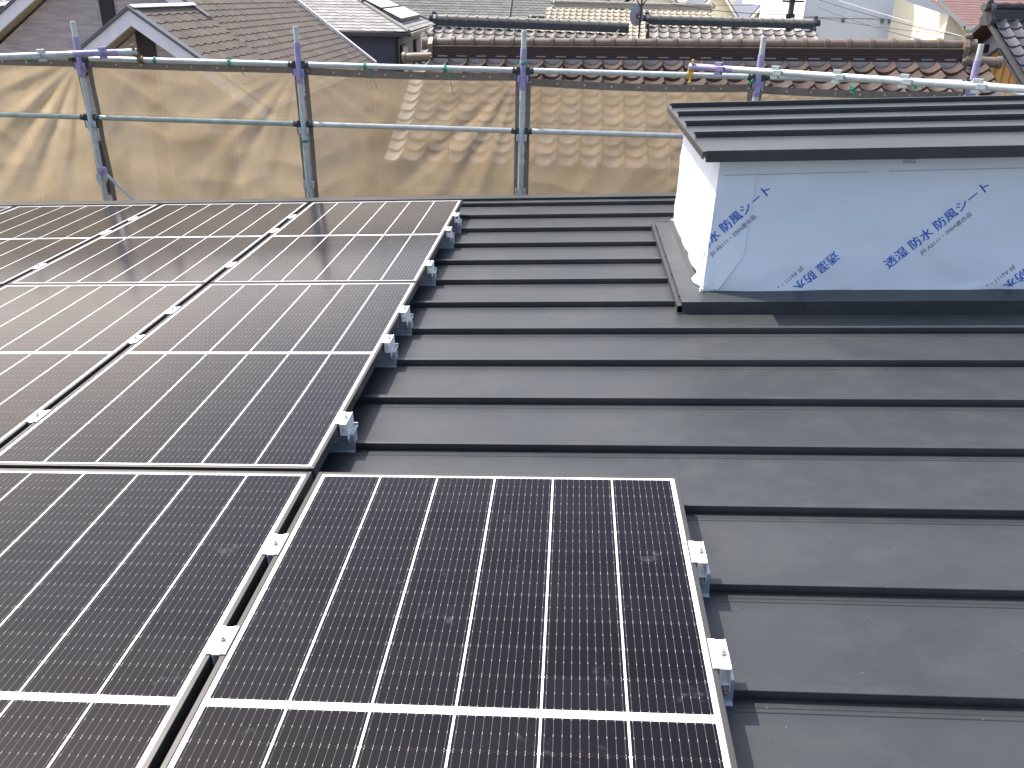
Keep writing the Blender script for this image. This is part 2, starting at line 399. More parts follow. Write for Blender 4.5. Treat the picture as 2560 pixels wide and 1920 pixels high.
# ------------------------------------------------------------------ clamps
def bracket(t):
    b = MB()
    b.box(-.047, .041, -.022, -.0185, -.106, -.047); b.box(-.047, .041, .0185, .022, -.106, -.047)
    b.box(-.047, .041, -.0185, .046, -.050, -.0465)                       # shelf
    b.box(-.047, .041, .0425, .046, -.0465, -.037)
    b.prism([(-.0185, -.104), (-.022, -.1065), (-.031, -.1095), (-.031, -.1115), (-.021, -.1105), (-.0185, -.1085)], -.047, .041, 'x')
    b.prism([(.0185, -.104), (.022, -.1065), (.031, -.1095), (.031, -.1115), (.021, -.1105), (.0185, -.1085)], -.047, .041, 'x')
    b.box(.036, .0405, -.0185, .0185, -.10, -.052)
    br = b.build("seam_bracket", MT['aludark'], t, bevel=.0008)
    for x in (-.026, .022):
        q = MB(); q.tube((x, -.0225, -.076), (x, -.0245, -.076), .0095, n=20); q.tube((x, -.0245, -.076), (x, -.032, -.076), .0062, n=6); q.tube((x, -.032, -.076), (x, -.0345, -.076), .0035, n=10)
        q.build("bolt", MT['steel'], br, smooth=True)
def bolt_top(t, x, z):
    q = MB(); q.tube((x, 0, z), (x, 0, z + .0016), .0085, n=20); q.tube((x, 0, z + .0016), (x, 0, z + .0075), .0058, n=6); q.tube((x, 0, z + .0075), (x, 0, z + .013), .0036, n=12)
    q.build("bolt", MT['steel'], t, smooth=True)
def make_end(loc, label, grp):
    t = thing("end_clamp", label, "clamp", loc, grp, True)
    bracket(t)
    c = MB(); y0, y1 = -.043, .043
    c.box(-.0095, .0055, y0, y1, .0008, .0042)                                # lip on the frame
    c.box(.0055, .028, y0, y1, -.0012, .0018)                                # lower tread
    c.box(.0255, .0282, y0, y1, .0018, .0042)
    c.box(.003, .0055, y0, y1, -.042, .0008); c.box(.0257, .0282, y0, y1, -.060, -.0012); c.box(.0055, .0257, y0, y1, -.042, -.039)
    c.build("clamp_plate", MT['alu'], t, bevel=.0007)
    bolt_top(t, .016, .0018)
    return t
def make_mid(loc, label, grp):
    t = thing("mid_clamp", label, "clamp", loc, grp, True)
    c = MB(); y0, y1 = -.043, .043; h = gx / 2
    c.box(-h - .0105, -h + .002, y0, y1, .0008, .0042); c.box(h - .002, h + .0105, y0, y1, .0008, .0042)
    c.box(-h + .002, h - .002, y0, y1, -.0014, .0018)
    c.box(-h + .0015, -h + .004, y0, y1, -.042, -.0014); c.box(h - .004, h - .0015, y0, y1, -.042, -.0014)
    c.build("clamp_plate", MT['alu'], t, bevel=.0007)
    bolt_top(t, 0, .0018)
    b = MB(); b.box(-.045, .045, -.022, .022, -.108, -.045); b.build("seam_bracket", MT['aludark'], t, bevel=.001)
    return t
sy = lambda k: P0 + PIT * k
ORD = ["first", "second", "third", "fourth", "fifth", "sixth"]
grpE = "end clamps along the edge of the panel array"
e0 = None
for i, k in enumerate((8, 7, 5, 3, 2, 0)):
    lab = f"aluminium end clamp on its seam bracket, {ORD[i]} from far along the array edge"
    loc = (-gx, sy(k), 0)
    e0 = make_end(loc, lab, grpE) if e0 is None else dup(e0, loc, lab, True) and e0
for k, lab in ((-2, "end clamp nearer the far corner of the jutting panel's outer edge"), (-3, "end clamp lower on the jutting panel's outer edge, the largest in view")):
    dup(e0, (PW, sy(k), 0), lab, True)
grpM = "mid clamps in the gaps between panels"
m0 = make_mid((-gx / 2, sy(-2), 0), "white mid clamp in the widest black gap, upper of the two beside the jutting panel", grpM)
dup(m0, (-gx / 2, sy(-3), 0), "white mid clamp in the widest black gap, lower of the two beside the jutting panel", True)
for i, k in enumerate((8, 7, 5)):
    dup(m0, (cols[0] - gx / 2, sy(k), 0), f"mid clamp between the first two panels of the far row, {ORD[i]} from the far edge", True)
    dup(m0, (cols[1] - gx / 2, sy(k), 0), f"mid clamp between second and third panel of the far row, {ORD[i]} from the far edge", True)
for i, k in enumerate((3, 2, 0)):
    dup(m0, (cols[0] - gx / 2, sy(k), 0), f"mid clamp between the first two panels of the middle row, {ORD[i]} from far", True)

# ------------------------------------------------------------------ rooftop enclosure wrapped in membrane
BX0, BX1, BY0, BY1 = 1.345, 3.9, 1.78, 3.13; ZB = -.056; ZTOP = .585; LEAN = .066
enc = thing("rooftop_enclosure", "white wrapped box with small dark metal roof rising out of the main roof", "roof enclosure", (0, 0, 0), None, True)
def ex(z): return BX0 + LEAN * (z + .05)
def grid(mb, fn, nu, nv):
    k = len(mb.v)
    for j in range(nv + 1):
        for i in range(nu + 1): mb.v.append(tuple(fn(i / nu, j / nv)))
    for j in range(nv):
        for i in range(nu):
            a = k + j * (nu + 1) + i; mb.f.append((a, a + 1, a + nu + 2, a + nu + 1)); mb.tone.append(.5)
def wrinkle(x, z, s=0.):
    v = .0045 * noise.noise((x * 2.2 + s, z * 5, 3.1)) + .0022 * noise.noise((x * 7 + s, z * 14, 9.2)) + .0035 * (1 - 5 * abs(noise.noise((x * 1.6 + z * 1.2 + s, z * 2.4, 6.))))
    low = max(0, 1 - (z + .05) / .2)
    v += .006 * low * math.sin(x * 9 + 14 * z + 2 * noise.noise((x * 3, z * 3, 1)))
    v += .004 * max(0, 1 - abs(z - .05 - .25 * (x - 1.6)) / .03) * low
    return v
m = MB(); grid(m, lambda u, w: ((lambda z: (ex(z) + u * (BX1 - ex(z)), BY0 - wrinkle(u * 2.5, z) * min(1, u * 30), z))(ZB - .008 + .006 * (1 + noise.noise((u * 6, 2, 0))) * (1 - w) + w * (ZTOP - ZB))), 150, 40)
m.build("wall", MT['wrap'], enc, smooth=True)
m = MB()
def lw(u, w):
    y = BY0 + u * (BY1 - BY0); z0 = ZB + .018 * noise.noise((y * 4, 7, 1)) - (.022 if .10 < u < .16 else 0)
    z = z0 + w * (ZTOP - z0); return (ex(z) - wrinkle(y * 2, z, 4) * .8 * min(1, u * 30), y, z)
grid(m, lw, 90, 30); m.build("wall", MT['wrap'], enc, smooth=True)
m = MB(); m.quad((ex(ZB), BY1, ZB), (BX1, BY1, ZB), (BX1, BY1, ZTOP), (ex(ZTOP), BY1, ZTOP)); m.quad((BX1, BY0, ZB), (BX1, BY1, ZB), (BX1, BY1, ZTOP), (BX1, BY0, ZTOP))
m.build("wall", MT['wrap'], enc)
# the corner overlap of the sheet (a second layer, faint edge) and a loose torn flap at the foot
m = MB(); grid(m, lambda u, w: ((lambda z: (ex(z) + .003 + u * (.165 - .05 * max(0, .12 - z) / .17 * 2), BY0 - .0022 - wrinkle(ex(z) * 0 + u * .16, z) * min(1, u * 30) - .0012 * u, z))(ZB + .01 + w * (.50 - ZB))), 8, 40)
m.build("wrap_overlap", MT['wrap'], enc, smooth=True)
m = MB()
P = [(ex(0) - .002, 1.99, -.03), (ex(0) - .034, 1.955, -.050), (ex(0) - .030, 1.90, -.052), (ex(0) - .012, 1.85, -.050), (ex(0), 1.79, -.048), (ex(0) + .004, 1.80, .02)]
m.quad(*P); m.build("torn_flap", MT['wrap'], enc)
# lettering
def glyphs(body, size_to, ang, ctr, th=0.0):
    cu = bpy.data.curves.new("lettering", 'FONT'); cu.body = body; cu.offset = th; cu.resolution_u = 3
    o = bpy.data.objects.new("lettering", cu); COL.objects.link(o)
    dg = bpy.context.evaluated_depsgraph_get(); dg.update()
    me = bpy.data.meshes.new_from_object(o.evaluated_get(dg)); bpy.data.objects.remove(o)
    xs = [v.co.x for v in me.vertices]; yv = [v.co.y for v in me.vertices]
    k = size_to / (max(xs) - min(xs)); mx_, my_ = (max(xs) + min(xs)) / 2, (max(yv) + min(yv)) / 2
    ca, sa = math.cos(ang), math.sin(ang)
    for v in me.vertices:
        a, b = (v.co.x - mx_) * k, (v.co.y - my_) * k
        v.co = (ctr[0] + a * ca - b * sa, ctr[1] + a * sa + b * ca, 0)
    return me
def clip(bm, co, no):
    bmesh.ops.bisect_plane(bm, geom=bm.verts[:] + bm.edges[:] + bm.faces[:], plane_co=co, plane_no=no, clear_inner=True)
def letter(body, size, ang, ctr, mat_, th=0., side='front'):
    me = glyphs(body, size, ang, ctr, 0); bm = bmesh.new(); bm.from_mesh(me)
    if th:      # heavier strokes: a second pass of the print, shifted by a hair
        g2 = bmesh.ops.duplicate(bm, geom=bm.verts[:] + bm.edges[:] + bm.faces[:])
        for v in g2["geom"]:
            if isinstance(v, bmesh.types.BMVert): v.co += Vector((.0016 * math.sin(ang), .0016 * math.cos(ang), .0003))
    n_ = Vector((1, -LEAN, 0)).normalized()
    if side == 'front':
        clip(bm, (BX0, -.05, 0), n_); clip(bm, (0, ZB + .014, 0), (0, 1, 0)); clip(bm, (0, .56, 0), (0, -1, 0)); clip(bm, (BX1 - .01, 0, 0), (-1, 0, 0))
        for v in bm.verts:
            x, z = v.co.x, v.co.y; u = max(0, (x - ex(z))) / (BX1 - ex(z))
            v.co = (x, BY0 - wrinkle(u * 2.5, z) * min(1, u * 30) - (.0058 if x < 1.53 else .0016) - v.co.z, z)
    else:
        clip(bm, (BX0, -.05, 0), -n_); clip(bm, (0, ZB + .02, 0), (0, 1, 0)); clip(bm, (BX0 - 1.3, 0, 0), (1, 0, 0))
        for v in bm.verts:
            x, z = v.co.x, v.co.y; y = BY0 + (ex(z) - x)
            v.co = (ex(z) - .0035 - v.co.z, y, z)
    if not bm.verts: return
    bm.to_mesh(me); bm.free(); me.materials.append(mat_)
    o = bpy.data.objects.new("lettering", me); COL.objects.link(o); o.parent = enc
A = R(43.8); PER = .946
BIG = "透湿 防水 防風シート"; SM = "JIS A6111・2004適合品"
for sh in (0, -PER, PER):
    letter(BIG, .528, A, (2.362 + sh, .245), MT['blue'], 1); letter(SM, .262, A, (2.412 + sh, .209), MT['grey'])
for sh in (0, PER):
    letter(BIG, .528, A + math.pi, (1.758 + sh, -.067), MT['blue'], 1); letter(SM, .262, A + math.pi, (1.705 + sh, -.036), MT['grey'])
letter("2205", .056, math.pi, (2.20, .537), MT['grey'])
letter(BIG, .528, A, (2.362 - PER, .245), MT['blue'], .012, 'left'); letter(SM, .262, A, (1.20, .16), MT['greylit'], 0, 'left'); letter(SM, .262, A + math.pi, (.95, .10), MT['greylit'], 0, 'left'); letter(SM, .262, A, (.62, .30), MT['greylit'], 0, 'left')
for x0, x1 in ((1.405, 2.028), (2.122, 3.2)):
    m = MB(); x = x0
    while x < x1:
        z = .4865 + .012 * (x - 1.4) / 1.3; m.quad(*[(a, BY0 - .006, b) for a, b in ((x, z), (min(x + .0085, x1), z), (min(x + .0085, x1), z + .0022), (x, z + .0022))]); x += .0125
    m.build("dashed_line", MT['grey'], enc)
# its roof
EY0, EY1, EX0, EX1, EZ = 1.66, 3.27, 1.292, 4.05, .613
m = MB()
m.box(EX0, EX1, EY0, EY1, EZ - .012, EZ)
er_ = m.build("roof", MT['roof'], enc, bevel=.002)
m = MB()
for k in range(4):
    yk = EY0 + .385 + k * .370
    m.box(EX0 + .012, EX1, yk - .007, yk + .007, EZ, EZ + .012); m.box(EX0 + .008, EX1, yk - .0115, yk + .0115, EZ + .012, EZ + .027)
m.box(EX0 + .01, EX1, EY1 - .012, EY1, EZ, EZ + .006)
m.build("standing_seam", MT['roof'], er_, bevel=.0016)
m = MB()
for k in range(4):
    m = MB(); yk = EY0 + .385 + k * .370; m.tube((EX0 + .008, yk, EZ + .021), (EX0 + .003, yk, EZ + .021), .0035, n=8); m.build("screw", MT['blackm'], er_)
m = MB(); m.box(EX0 + .012, EX1, EY0 - .004, EY0 + .004, EZ - .046, EZ + .003); m.box(EX0 + .012, EX1, EY0, EY0 + .03, EZ - .046, EZ - .042)
m.build("fascia", MT['roof'], er_, bevel=.0015)
m = MB(); m.box(EX0 - .003, EX0 + .003, EY0 + .01, EY1, EZ - .035, EZ - .004); m.box(EX0 + .02, EX1, EY0 + .03, EY1 - .02, EZ - .045, EZ - .013)
m.build("soffit", MT['roof'], er_)
# base flashing
m = MB()
FX0, FY0 = 1.235, 1.625
m.box(FX0, BX1 + .05, FY0, BY0 + .02, ZB - .003, ZB); m.box(FX0, BX0 + .02, BY0 + .02, 3.10, ZB - .003, ZB)
m.box(FX0, BX1 + .05, FY0 - .003, FY0, ZR + .004, ZB + .0005); m.box(FX0 - .022, BX1 + .05, FY0 - .012, FY0 - .003, ZR + .001, ZR + .006)
m.box(FX0 - .003, FX0, FY0, 3.10, ZB - .02, ZB + .002); m.box(FX0 - .024, FX0 - .003, FY0, 3.14, ZB - .022, ZB - .018); m.box(FX0 - .024, FX0 - .021, FY0, 3.14, ZR + .001, ZB - .018)
m.prism([(FX0 - .003, ZB), (FX0 - .003, ZB + .003), (BX0 + .01, ZB + .003), (BX0 + .01, ZB)], 3.10, 3.12)
m.prism([(1.317, ZB), (1.320, ZB + .0), (1.338, ZB + .016), (1.334, ZB + .018)], 1.90, 3.10)
m.build("base_flashing", MT['roof'], enc, bevel=.001)
for (fx_, fy_) in ((BX0 - .006, BY0 - .008), (BX0 - .008, 3.09)):
    m = MB(); rs = random.Random(3)
    for i in range(9):
        a_ = rs.uniform(0, 6.28); m.quad(*[(fx_ + rs.uniform(-.014, .012), fy_ + rs.uniform(-.018, .014), ZB + .001 + rs.uniform(0, .020)) for _ in range(3)])
    m.build("sealing_foil", MT['alu'], enc)
m = MB()
for yk in (1.72, 2.05, 2.38, 2.71, 3.0): m = MB(); m.tube((FX0 - .0015, yk, ZB - .004), (FX0 - .010, yk, ZB - .004), .005, n=8); m.build("screw", MT['blackm'], enc)
for xk in (1.42, 1.78, 2.15, 2.5): m = MB(); m.tube((xk, FY0 - .002, ZB - .012), (xk, FY0 - .007, ZB - .012), .0045, n=8); m.build("screw", MT['blackm'], enc)

# ------------------------------------------------------------------ scaffold
YS = 5.05; RP = .0243
posts = [(-3.383, .985, "first post from the picture's left"), (-1.545, .990, "second post from the picture's left"), (.281, 1.000, "middle post, bare of the box and seen to its foot"),
         (2.138, 1.000, "post behind the wrapped box's roof, fourth along"), (3.775, .985, "post beside the black tiled house, fifth along")]
def pocket(mb, z, ax=None, o=(0, 0, 0)):
    for i, (dx, dy) in enumerate(((1, 0), (-1, 0), (0, 1), (0, -1))):
        zz = z - (.03 if i > 1 else 0); a = .0205; b = .043; w = .0165; t = .0035
        if dx: mb.box(o[0] + dx * b - t / 2, o[0] + dx * b + t / 2, o[1] - w, o[1] + w, zz - .028, zz + .028); mb.box(o[0] + min(dx * a, dx * b), o[0] + max(dx * a, dx * b), o[1] - w, o[1] - w + t, zz - .028, zz + .028); mb.box(o[0] + min(dx * a, dx * b), o[0] + max(dx * a, dx * b), o[1] + w - t, o[1] + w, zz - .028, zz + .028)
        else: mb.box(o[0] - w, o[0] + w, o[1] + dy * b - t / 2, o[1] + dy * b + t / 2, zz - .028, zz + .028); mb.box(o[0] - w, o[0] - w + t, o[1] + min(dy * a, dy * b), o[1] + max(dy * a, dy * b), zz - .028, zz + .028); mb.box(o[0] + w - t, o[0] + w, o[1] + min(dy * a, dy * b), o[1] + max(dy * a, dy * b), zz - .028, zz + .028)
def make_post(x, zt, label):
    t = thing("scaffold_post", "purple topped scaffold post, " + label, "scaffold post", (x, YS, -6.2), "scaffold posts behind the roof edge")
    Z = 6.2
    q = MB(); q.tube((0, 0, 0), (0, 0, Z + .87), RP, n=20); q.build("tube", MT['galv'], t, smooth=True)
    q = MB(); q.tube((0, 0, Z + .868), (0, 0, Z + zt - .006), .0208, n=20); q.tube((0, 0, Z + zt - .006), (0, 0, Z + zt), .0208, .0195, n=20); q.build("spigot", MT['galv'], t, smooth=True)
    q = MB(); q.tube((0, 0, Z + .555), (0, 0, Z + .8705), RP + .0008, n=20); q.build("painted_band", MT['purple'], t, smooth=True)
    for i, z in enumerate((.645, .185, -.265, -.715)):
        q = MB(); pocket(q, Z + z); q.build("wedge_pocket", MT['purple'] if i == 0 else MT['galv'], t, bevel=.001)
    return t
for a in posts: make_post(*a)
# ledgers
def make_ledger(x0, x1, z, label, mat_, y=YS):
    t = thing("scaffold_ledger", label, "scaffold pipe", ((x0 + x1) / 2, y, z), "horizontal scaffold pipes between the posts")
    h = (x1 - x0) / 2; q = MB(); q.tube((-h + .055, 0, 0), (h - .055, 0, 0), .0213, n=18); q.build("tube", mat_, t, smooth=True)
    for s_ in (-1, 1):
        q = MB(); q.tube((s_ * (h - .085), 0, 0), (s_ * (h - .05), 0, -.004), .0235, .024, n=12)
        q.box(min(s_ * (h - .055), s_ * (h - .026)), max(s_ * (h - .055), s_ * (h - .026)), -.011, .011, -.085, .027)
        q.build("wedge_head", MT['wedge'], t, bevel=.0015)
    return t
px_ = [-5.22] + [p[0] for p in posts] + [5.6]
spans = ["past the first post at the picture's left", "between first and second post", "between second and middle post", "between middle and fourth post", "between fourth and fifth post"]
for i in range(5):
    make_ledger(px_[i], px_[i + 1], .706, "top scaffold rail " + spans[i], MT['galv'] if i != 0 else MT['galvdirty'])
for i in range(4):
    make_ledger(px_[i], px_[i + 1], .238, "lower scaffold rail " + spans[i], MT['galvdirty'] if i < 2 else MT['galv'])
# the return rail from the fifth post towards the camera
t = thing("scaffold_ledger", "thick pale scaffold rail running from the fifth post towards the camera", "scaffold pipe", (3.775, YS, .712), "horizontal scaffold pipes between the posts")
q = MB(); q.tube((0, -.055, 0), (0.02, -1.75, 0), .0225, n=18); q.build("tube", MT['galv'], t, smooth=True)
q = MB(); q.tube((0, -.08, 0), (0, -.045, 0), .025, n=12); q.box(-.012, .012, -.05, -.022, -.08, .028); q.build("wedge_head", MT['galv'], t, bevel=.001)
# loose standards laid across as diagonals
def loose(a, b, paint0, paint1, pk, pks, label):
    a = Vector(a); b = Vector(b); d = b - a; Ln = d.length
    t = thing("loose_scaffold_post", label, "scaffold pipe", a, "scaffold posts lashed on as sloping rails")
    rot = d.to_track_quat('Z', 'Y').to_matrix().to_4x4()
    t.matrix_world = Matrix.Translation(a) @ rot
    q = MB(); q.tube((0, 0, 0), (0, 0, Ln), RP, n=20); q.build("tube", MT['galv'], t, smooth=True)
    q = MB(); q.tube((0, 0, paint0), (0, 0, paint1), RP + .0008, n=20); q.build("painted_band", MT['purple'], t, smooth=True)
    z = pk; i = 0
    while z < Ln:
        q = MB(); pocket(q, z); q.build("wedge_pocket", MT['purple'] if i == 0 else MT['galv'], t, bevel=.001); z += pks; i += 1
    return t
loose((-2.845, 4.965, .775), (-4.75, 4.35, .690), .14, .47, .285, .45, "loose scaffold post laid across the first post, its purple end clamped down")
loose((1.585, 4.965, .775), (4.50, 3.02, .795), .02, .36, .27, .45, "long sloping scaffold post over the white box, purple by its clamp")
def coupler(loc, mat_, label):
    t = thing("pipe_coupler", label, "coupler", loc)
    q = MB(); n = 14
    for c, ax in (((0, 0, 0), 0), ((0, -.075, .062), 0)):
        for i in range(n):
            a0, a1 = 2 * math.pi * i / n, 2 * math.pi * (i + 1) / n
            r0, r1 = .0255, .0315
            p = [(math.cos(a0), math.sin(a0)), (math.cos(a1), math.sin(a1))]
            for xx in (0,):
                V = [Vector((-.022 + c[0], c[1] + r1 * p[0][0], c[2] + r1 * p[0][1])), Vector((.022 + c[0], c[1] + r1 * p[0][0], c[2] + r1 * p[0][1])), Vector((.022 + c[0], c[1] + r1 * p[1][0], c[2] + r1 * p[1][1])), Vector((-.022 + c[0], c[1] + r1 * p[1][0], c[2] + r1 * p[1][1]))]
                q.quad(*V)
    q.box(-.02, .02, -.055, -.03, .02, .045)
    q.build("body", mat_, t)
    q = MB(); q.tube((0, -.045, -.045), (0, -.035, .055), .006, n=8); q.tube((0, -.048, -.052), (0, -.046, -.040), .011, n=6)
    q.tube((0, -.115, .115), (0, -.10, .04), .006, n=8); q.tube((0, -.117, .122), (0, -.115, .110), .011, n=6); q.box(-.012, .012, -.125, -.095, .092, .10)
    q.build("bolt", mat_, t)
coupler((-2.86, YS, .706), MT['rust'], "rusty pipe coupler joining the laid post to the top rail")
coupler((1.60, YS, .706), MT['yellow'], "yellow pipe coupler at the end of the long sloping scaffold post")
# diagonal brace at first post
t = thing("diagonal_brace", "thin blue grey diagonal brace running down from the first post", "scaffold brace", (-3.383, YS, -.20))
q = MB(); q.tube((.035, -.03, 0), (1.4, -.03, -1.45), .0135, n=14); q.build("tube", MT['galv'], t, smooth=True)
q = MB(); q.box(.0, .07, -.05, -.012, -.035, .03); q.tube((.03, -.06, 0), (.03, -.01, 0), .02, n=12); q.build("brace_joint", MT['purple'], t, bevel=.003)
t = thing("edge_bracket", "small metal bracket at the foot of the middle post", "bracket", (.281, YS - .08, -.42))

bpy.data.objects.remove(t)

# mesh sheets
def sheet(x0, x1, ztop, zbot, seedv, corners, label, sag=.02, cm='cloth'):
    t = thing("mesh_sheet", label, "mesh sheet", ((x0 + x1) / 2, YS + .055, 0), "tan mesh sheets hung on the scaffold")
    Wd = x1 - x0; nu, nv = 150, 110; q = MB()
    def f(u, v):
        x = (u - .5) * Wd; z = ztop - sag * (4 * u * (1 - u)) * (1 - v) - v * (ztop - zbot)
        if 'top' in str(corners): pass
        y = .010 * noise.noise((x * 1.7 + seedv, z * 1.7, seedv)) + .004 * noise.noise((x * 6 + seedv, z * 5, 2.))
        y += .009 * (1 - abs(noise.noise((x * 1.3 + seedv * 2, z * 2.6 + x * .7, 5.))) * 4) * min(1, 4 * v) + .0035 * (1 - abs(noise.noise((x * 3.1 - z * 1.5 + seedv, z * 3.0, 8.))) * 4)
        y += .018 * math.sin(math.pi * v) * noise.noise((x * .9 + seedv, 3, z * .8))
        for (cu, cz_, amp, kf, a0, wdt, reach) in corners:
            dx = x - (cu - .5) * Wd; dz = z - cz_; r = math.hypot(dx, dz); th = math.atan2(-dz, abs(dx) + 1e-6)
            w_ = math.exp(-((th - a0) / wdt) ** 2) * math.exp(-r / reach) * min(1, r / .6) ** 1.6
            ph = kf * th + seedv + .7 * noise.noise((th * 3, r * .8, seedv))
            y += amp * w_ * (math.sin(ph) + .22 * math.sin(2.3 * ph + 1))
        return (x, y + .02 * v, z)
    grid(q, f, nu, nv); q.build("cloth", MT[cm], t, smooth=True)
    # hem bands along the top and both sides, with eyelets
    q = MB(); k = 40
    for (c0, c1) in ((.0, .03),):
        grid(q, lambda u, v: (lambda p: (p[0], p[1] - .004, p[2]))(f(u, v * .026)), 60, 2)
    q.build("hem", MT['hem'], t, smooth=True)
    for q, gg in ((MB(), lambda u, v: (lambda p: (p[0], p[1] - .004, p[2]))(f(u * .022, .026 + v * .974))), (MB(), lambda u, v: (lambda p: (p[0], p[1] - .004, p[2]))(f(.978 + u * .022, .026 + v * .974)))):
        grid(q, gg, 2, 50); q.build("hem", MT['hem'], t, smooth=True)
    0 and grid(q, lambda u, v: (lambda p: (p[0], p[1] - .004, p[2]))(f(.978 + u * .022, .026 + v * .974)), 2, 50)
    q = MB()
    for i in range(9):
        u = .02 + .96 * i / 8; p = Vector(f(u, .013)) + Vector((0, -.006, 0))
        q.tube(p, p + Vector((0, -.003, 0)), .0075, n=12)
    q.build("eyelet", MT['hole'], t)
    return t
zt_ = .676
sheet(-5.2, -3.41, .694, -1.6, 1.3, [(1.0, .70, .022, 21, .75, .6, 1.3), (0.0, zt_, .014, 18, .7, .5, 1.)], "tan mesh sheet at the picture's left edge, folds fanning from its corner", .004, 'densecloth')
sheet(-3.36, -1.565, .692, -1.6, 4.7, [(0.0, .70, .012, 17, .6, .5, 1.2), (1.0, .70, .014, 19, .8, .5, 1.0)], "tan mesh sheet between first and second post with the brick house behind", .006, 'midcloth')
sheet(-1.525, .26, .682, -1.6, 8.1, [(1.0, .69, .019, 20, .95, .45, 1.4), (0.0, zt_, .012, 17, .7, .4, 1.0)], "tan mesh sheet left of the middle post, strong diagonal folds", .014)
sheet(.305, 2.12, zt_ - .03, -1.6, 12.9, [(1.0, zt_ - .03, .020, 20, .9, .4, .8), (0.0, zt_, .008, 17, .7, .4, .8)], "smooth see-through mesh sheet between middle and fourth post", .02)
sheet(2.16, 3.755, zt_ - .04, -1.6, 17.2, [(0.0, zt_, .010, 17, .7, .4, .8), (1.0, zt_, .010, 17, .7, .4, .8)], "short strip of mesh sheet above the wrapped box's roof", .015)

# green ties
def tie(x, z, label, y=YS, tails=((.03, -.09), (-.03, .02)), r=.027, post=False):
    t = MB(); n = 16
    for w_ in (-.007, 0.0, .007):
        ring = [(((math.cos(2 * math.pi * i / n)) * r + 0, math.sin(2 * math.pi * i / n) * r, w_ + random.uniform(-.002, .002)) if post else (w_ + random.uniform(-.002, .002), math.cos(2 * math.pi * i / n) * r, math.sin(2 * math.pi * i / n) * r)) for i in range(n + 1)]
        t.path(ring, .0028, 5)
    for k in range(3):
        a = random.uniform(0, 6.28); t.path([(0, -r - .003, 0), (.010 * math.cos(a), -r - .012, .010 * math.sin(a)), (.016 * math.cos(a + 1), -r - .006, .014 * math.sin(a + 1)), (0, -r - .003, 0)], .003, 5)
    for tx, tz in tails:
        t.path([(0, -r - .002, 0), (tx * .5, -r - .012, tz * .25 + .006), (tx * .9, -r - .01, tz * .7), (tx * 1.1, -r, tz)], .0025, 5)
    o = t.build("cord_tie", MT['tie'], smooth=True); o.location = (x, y, z)
    tag(o, label, "tie", "green cord ties on the scaffold")
tie(-3.86, .70, "green cord trailing along the rail left of the first post", tails=((-.10, .005), (.06, -.05)))
tie(-2.74, .707, "small green knot on the top rail right of the rusty coupler", tails=((.02, .03),))
tie(-2.12, .707, "green cord bow on the top rail with one end sticking up, before the second post", tails=((.07, .075), (-.06, -.02), (.12, -.10)))
tie(-1.00, .706, "green cord on the top rail with a long thin tail, nearer the second post", tails=((-.08, .0), (.07, .0), (.09, -.17)))
tie(-.345, .706, "green cord on the top rail with a long thin tail, nearer the middle post", tails=((-.08, .0), (.09, -.06), (.06, -.19)))
tie(.281, .76, "thick green lashing around the middle post above the rail", tails=((.01, -.07), (-.02, .05)), post=True, r=.029)
tie(-1.545, .10, "green cord knotted on the second post below the lower rail", tails=((.05, .02), (-.02, -.10)), post=True, r=.028)
tie(2.09, .675, "green cord peeping out beside the purple pocket of the fourth post", tails=((0, -.07),), r=.024)
tie(2.86, .64, "bright green cord hanging straight down above the box's roof", tails=((.02, -.16), (-.015, .045)), y=YS - .05)
tie(3.35, .67, "small green knot on the hem right of the hanging green cord", tails=((.05, -.01),), r=.02)
tie(4.03, .735, "green cord in front of the orange wooden boards", tails=((.03, .06), (-.06, -.02)), y=4.35)

# ------------------------------------------------------------------ neighbourhood helpers
def lap(mb, A, B, C_, D_, nc, nr, kind='tile', amp=.03, step=.018, seg=8):
    """lapped roof covering between ridge A-B and eave D-C (A above D)"""
    A, B, C_, D_ = map(Vector, (A, B, C_, D_)); nrm = (B - A).cross(D_ - A).normalized()
    if nrm.z < 0: nrm = -nrm
    def pf(f):
        if kind == 'tile':
            return -amp * .55 * math.sin(math.pi * f / .72) if f < .72 else amp * math.sin(math.pi * (f - .72) / .28)
        return 0
    N = nc * seg
    for r in range(nr):
        tones = [random.random() for _ in range(nc)]
        k = len(mb.v)
        for (t, h) in ((r / nr, 0.), ((r + 1) / nr, step), ((r + 1) / nr, 0.)):
            for i in range(N + 1):
                u = i / N; f = (i % seg) / seg
                w = 0
                if kind == 'shingle': w = .09 / nr * (math.sin(2 * math.pi * (i / seg + .37 * r)) + .4 * math.sin(4 * math.pi * (i / seg)))
                tt = min(1, t + (w if t > r / nr else 0))
                P = A.lerp(B, u).lerp(D_.lerp(C_, u), tt)
                mb.v.append(tuple(P + nrm * (h + pf(f))))
        for j in range(2):
            for i in range(N):
                a = k + j * (N + 1) + i; mb.f.append((a, a + 1, a + N + 2, a + N + 1)); mb.tone.append(tones[i // seg])
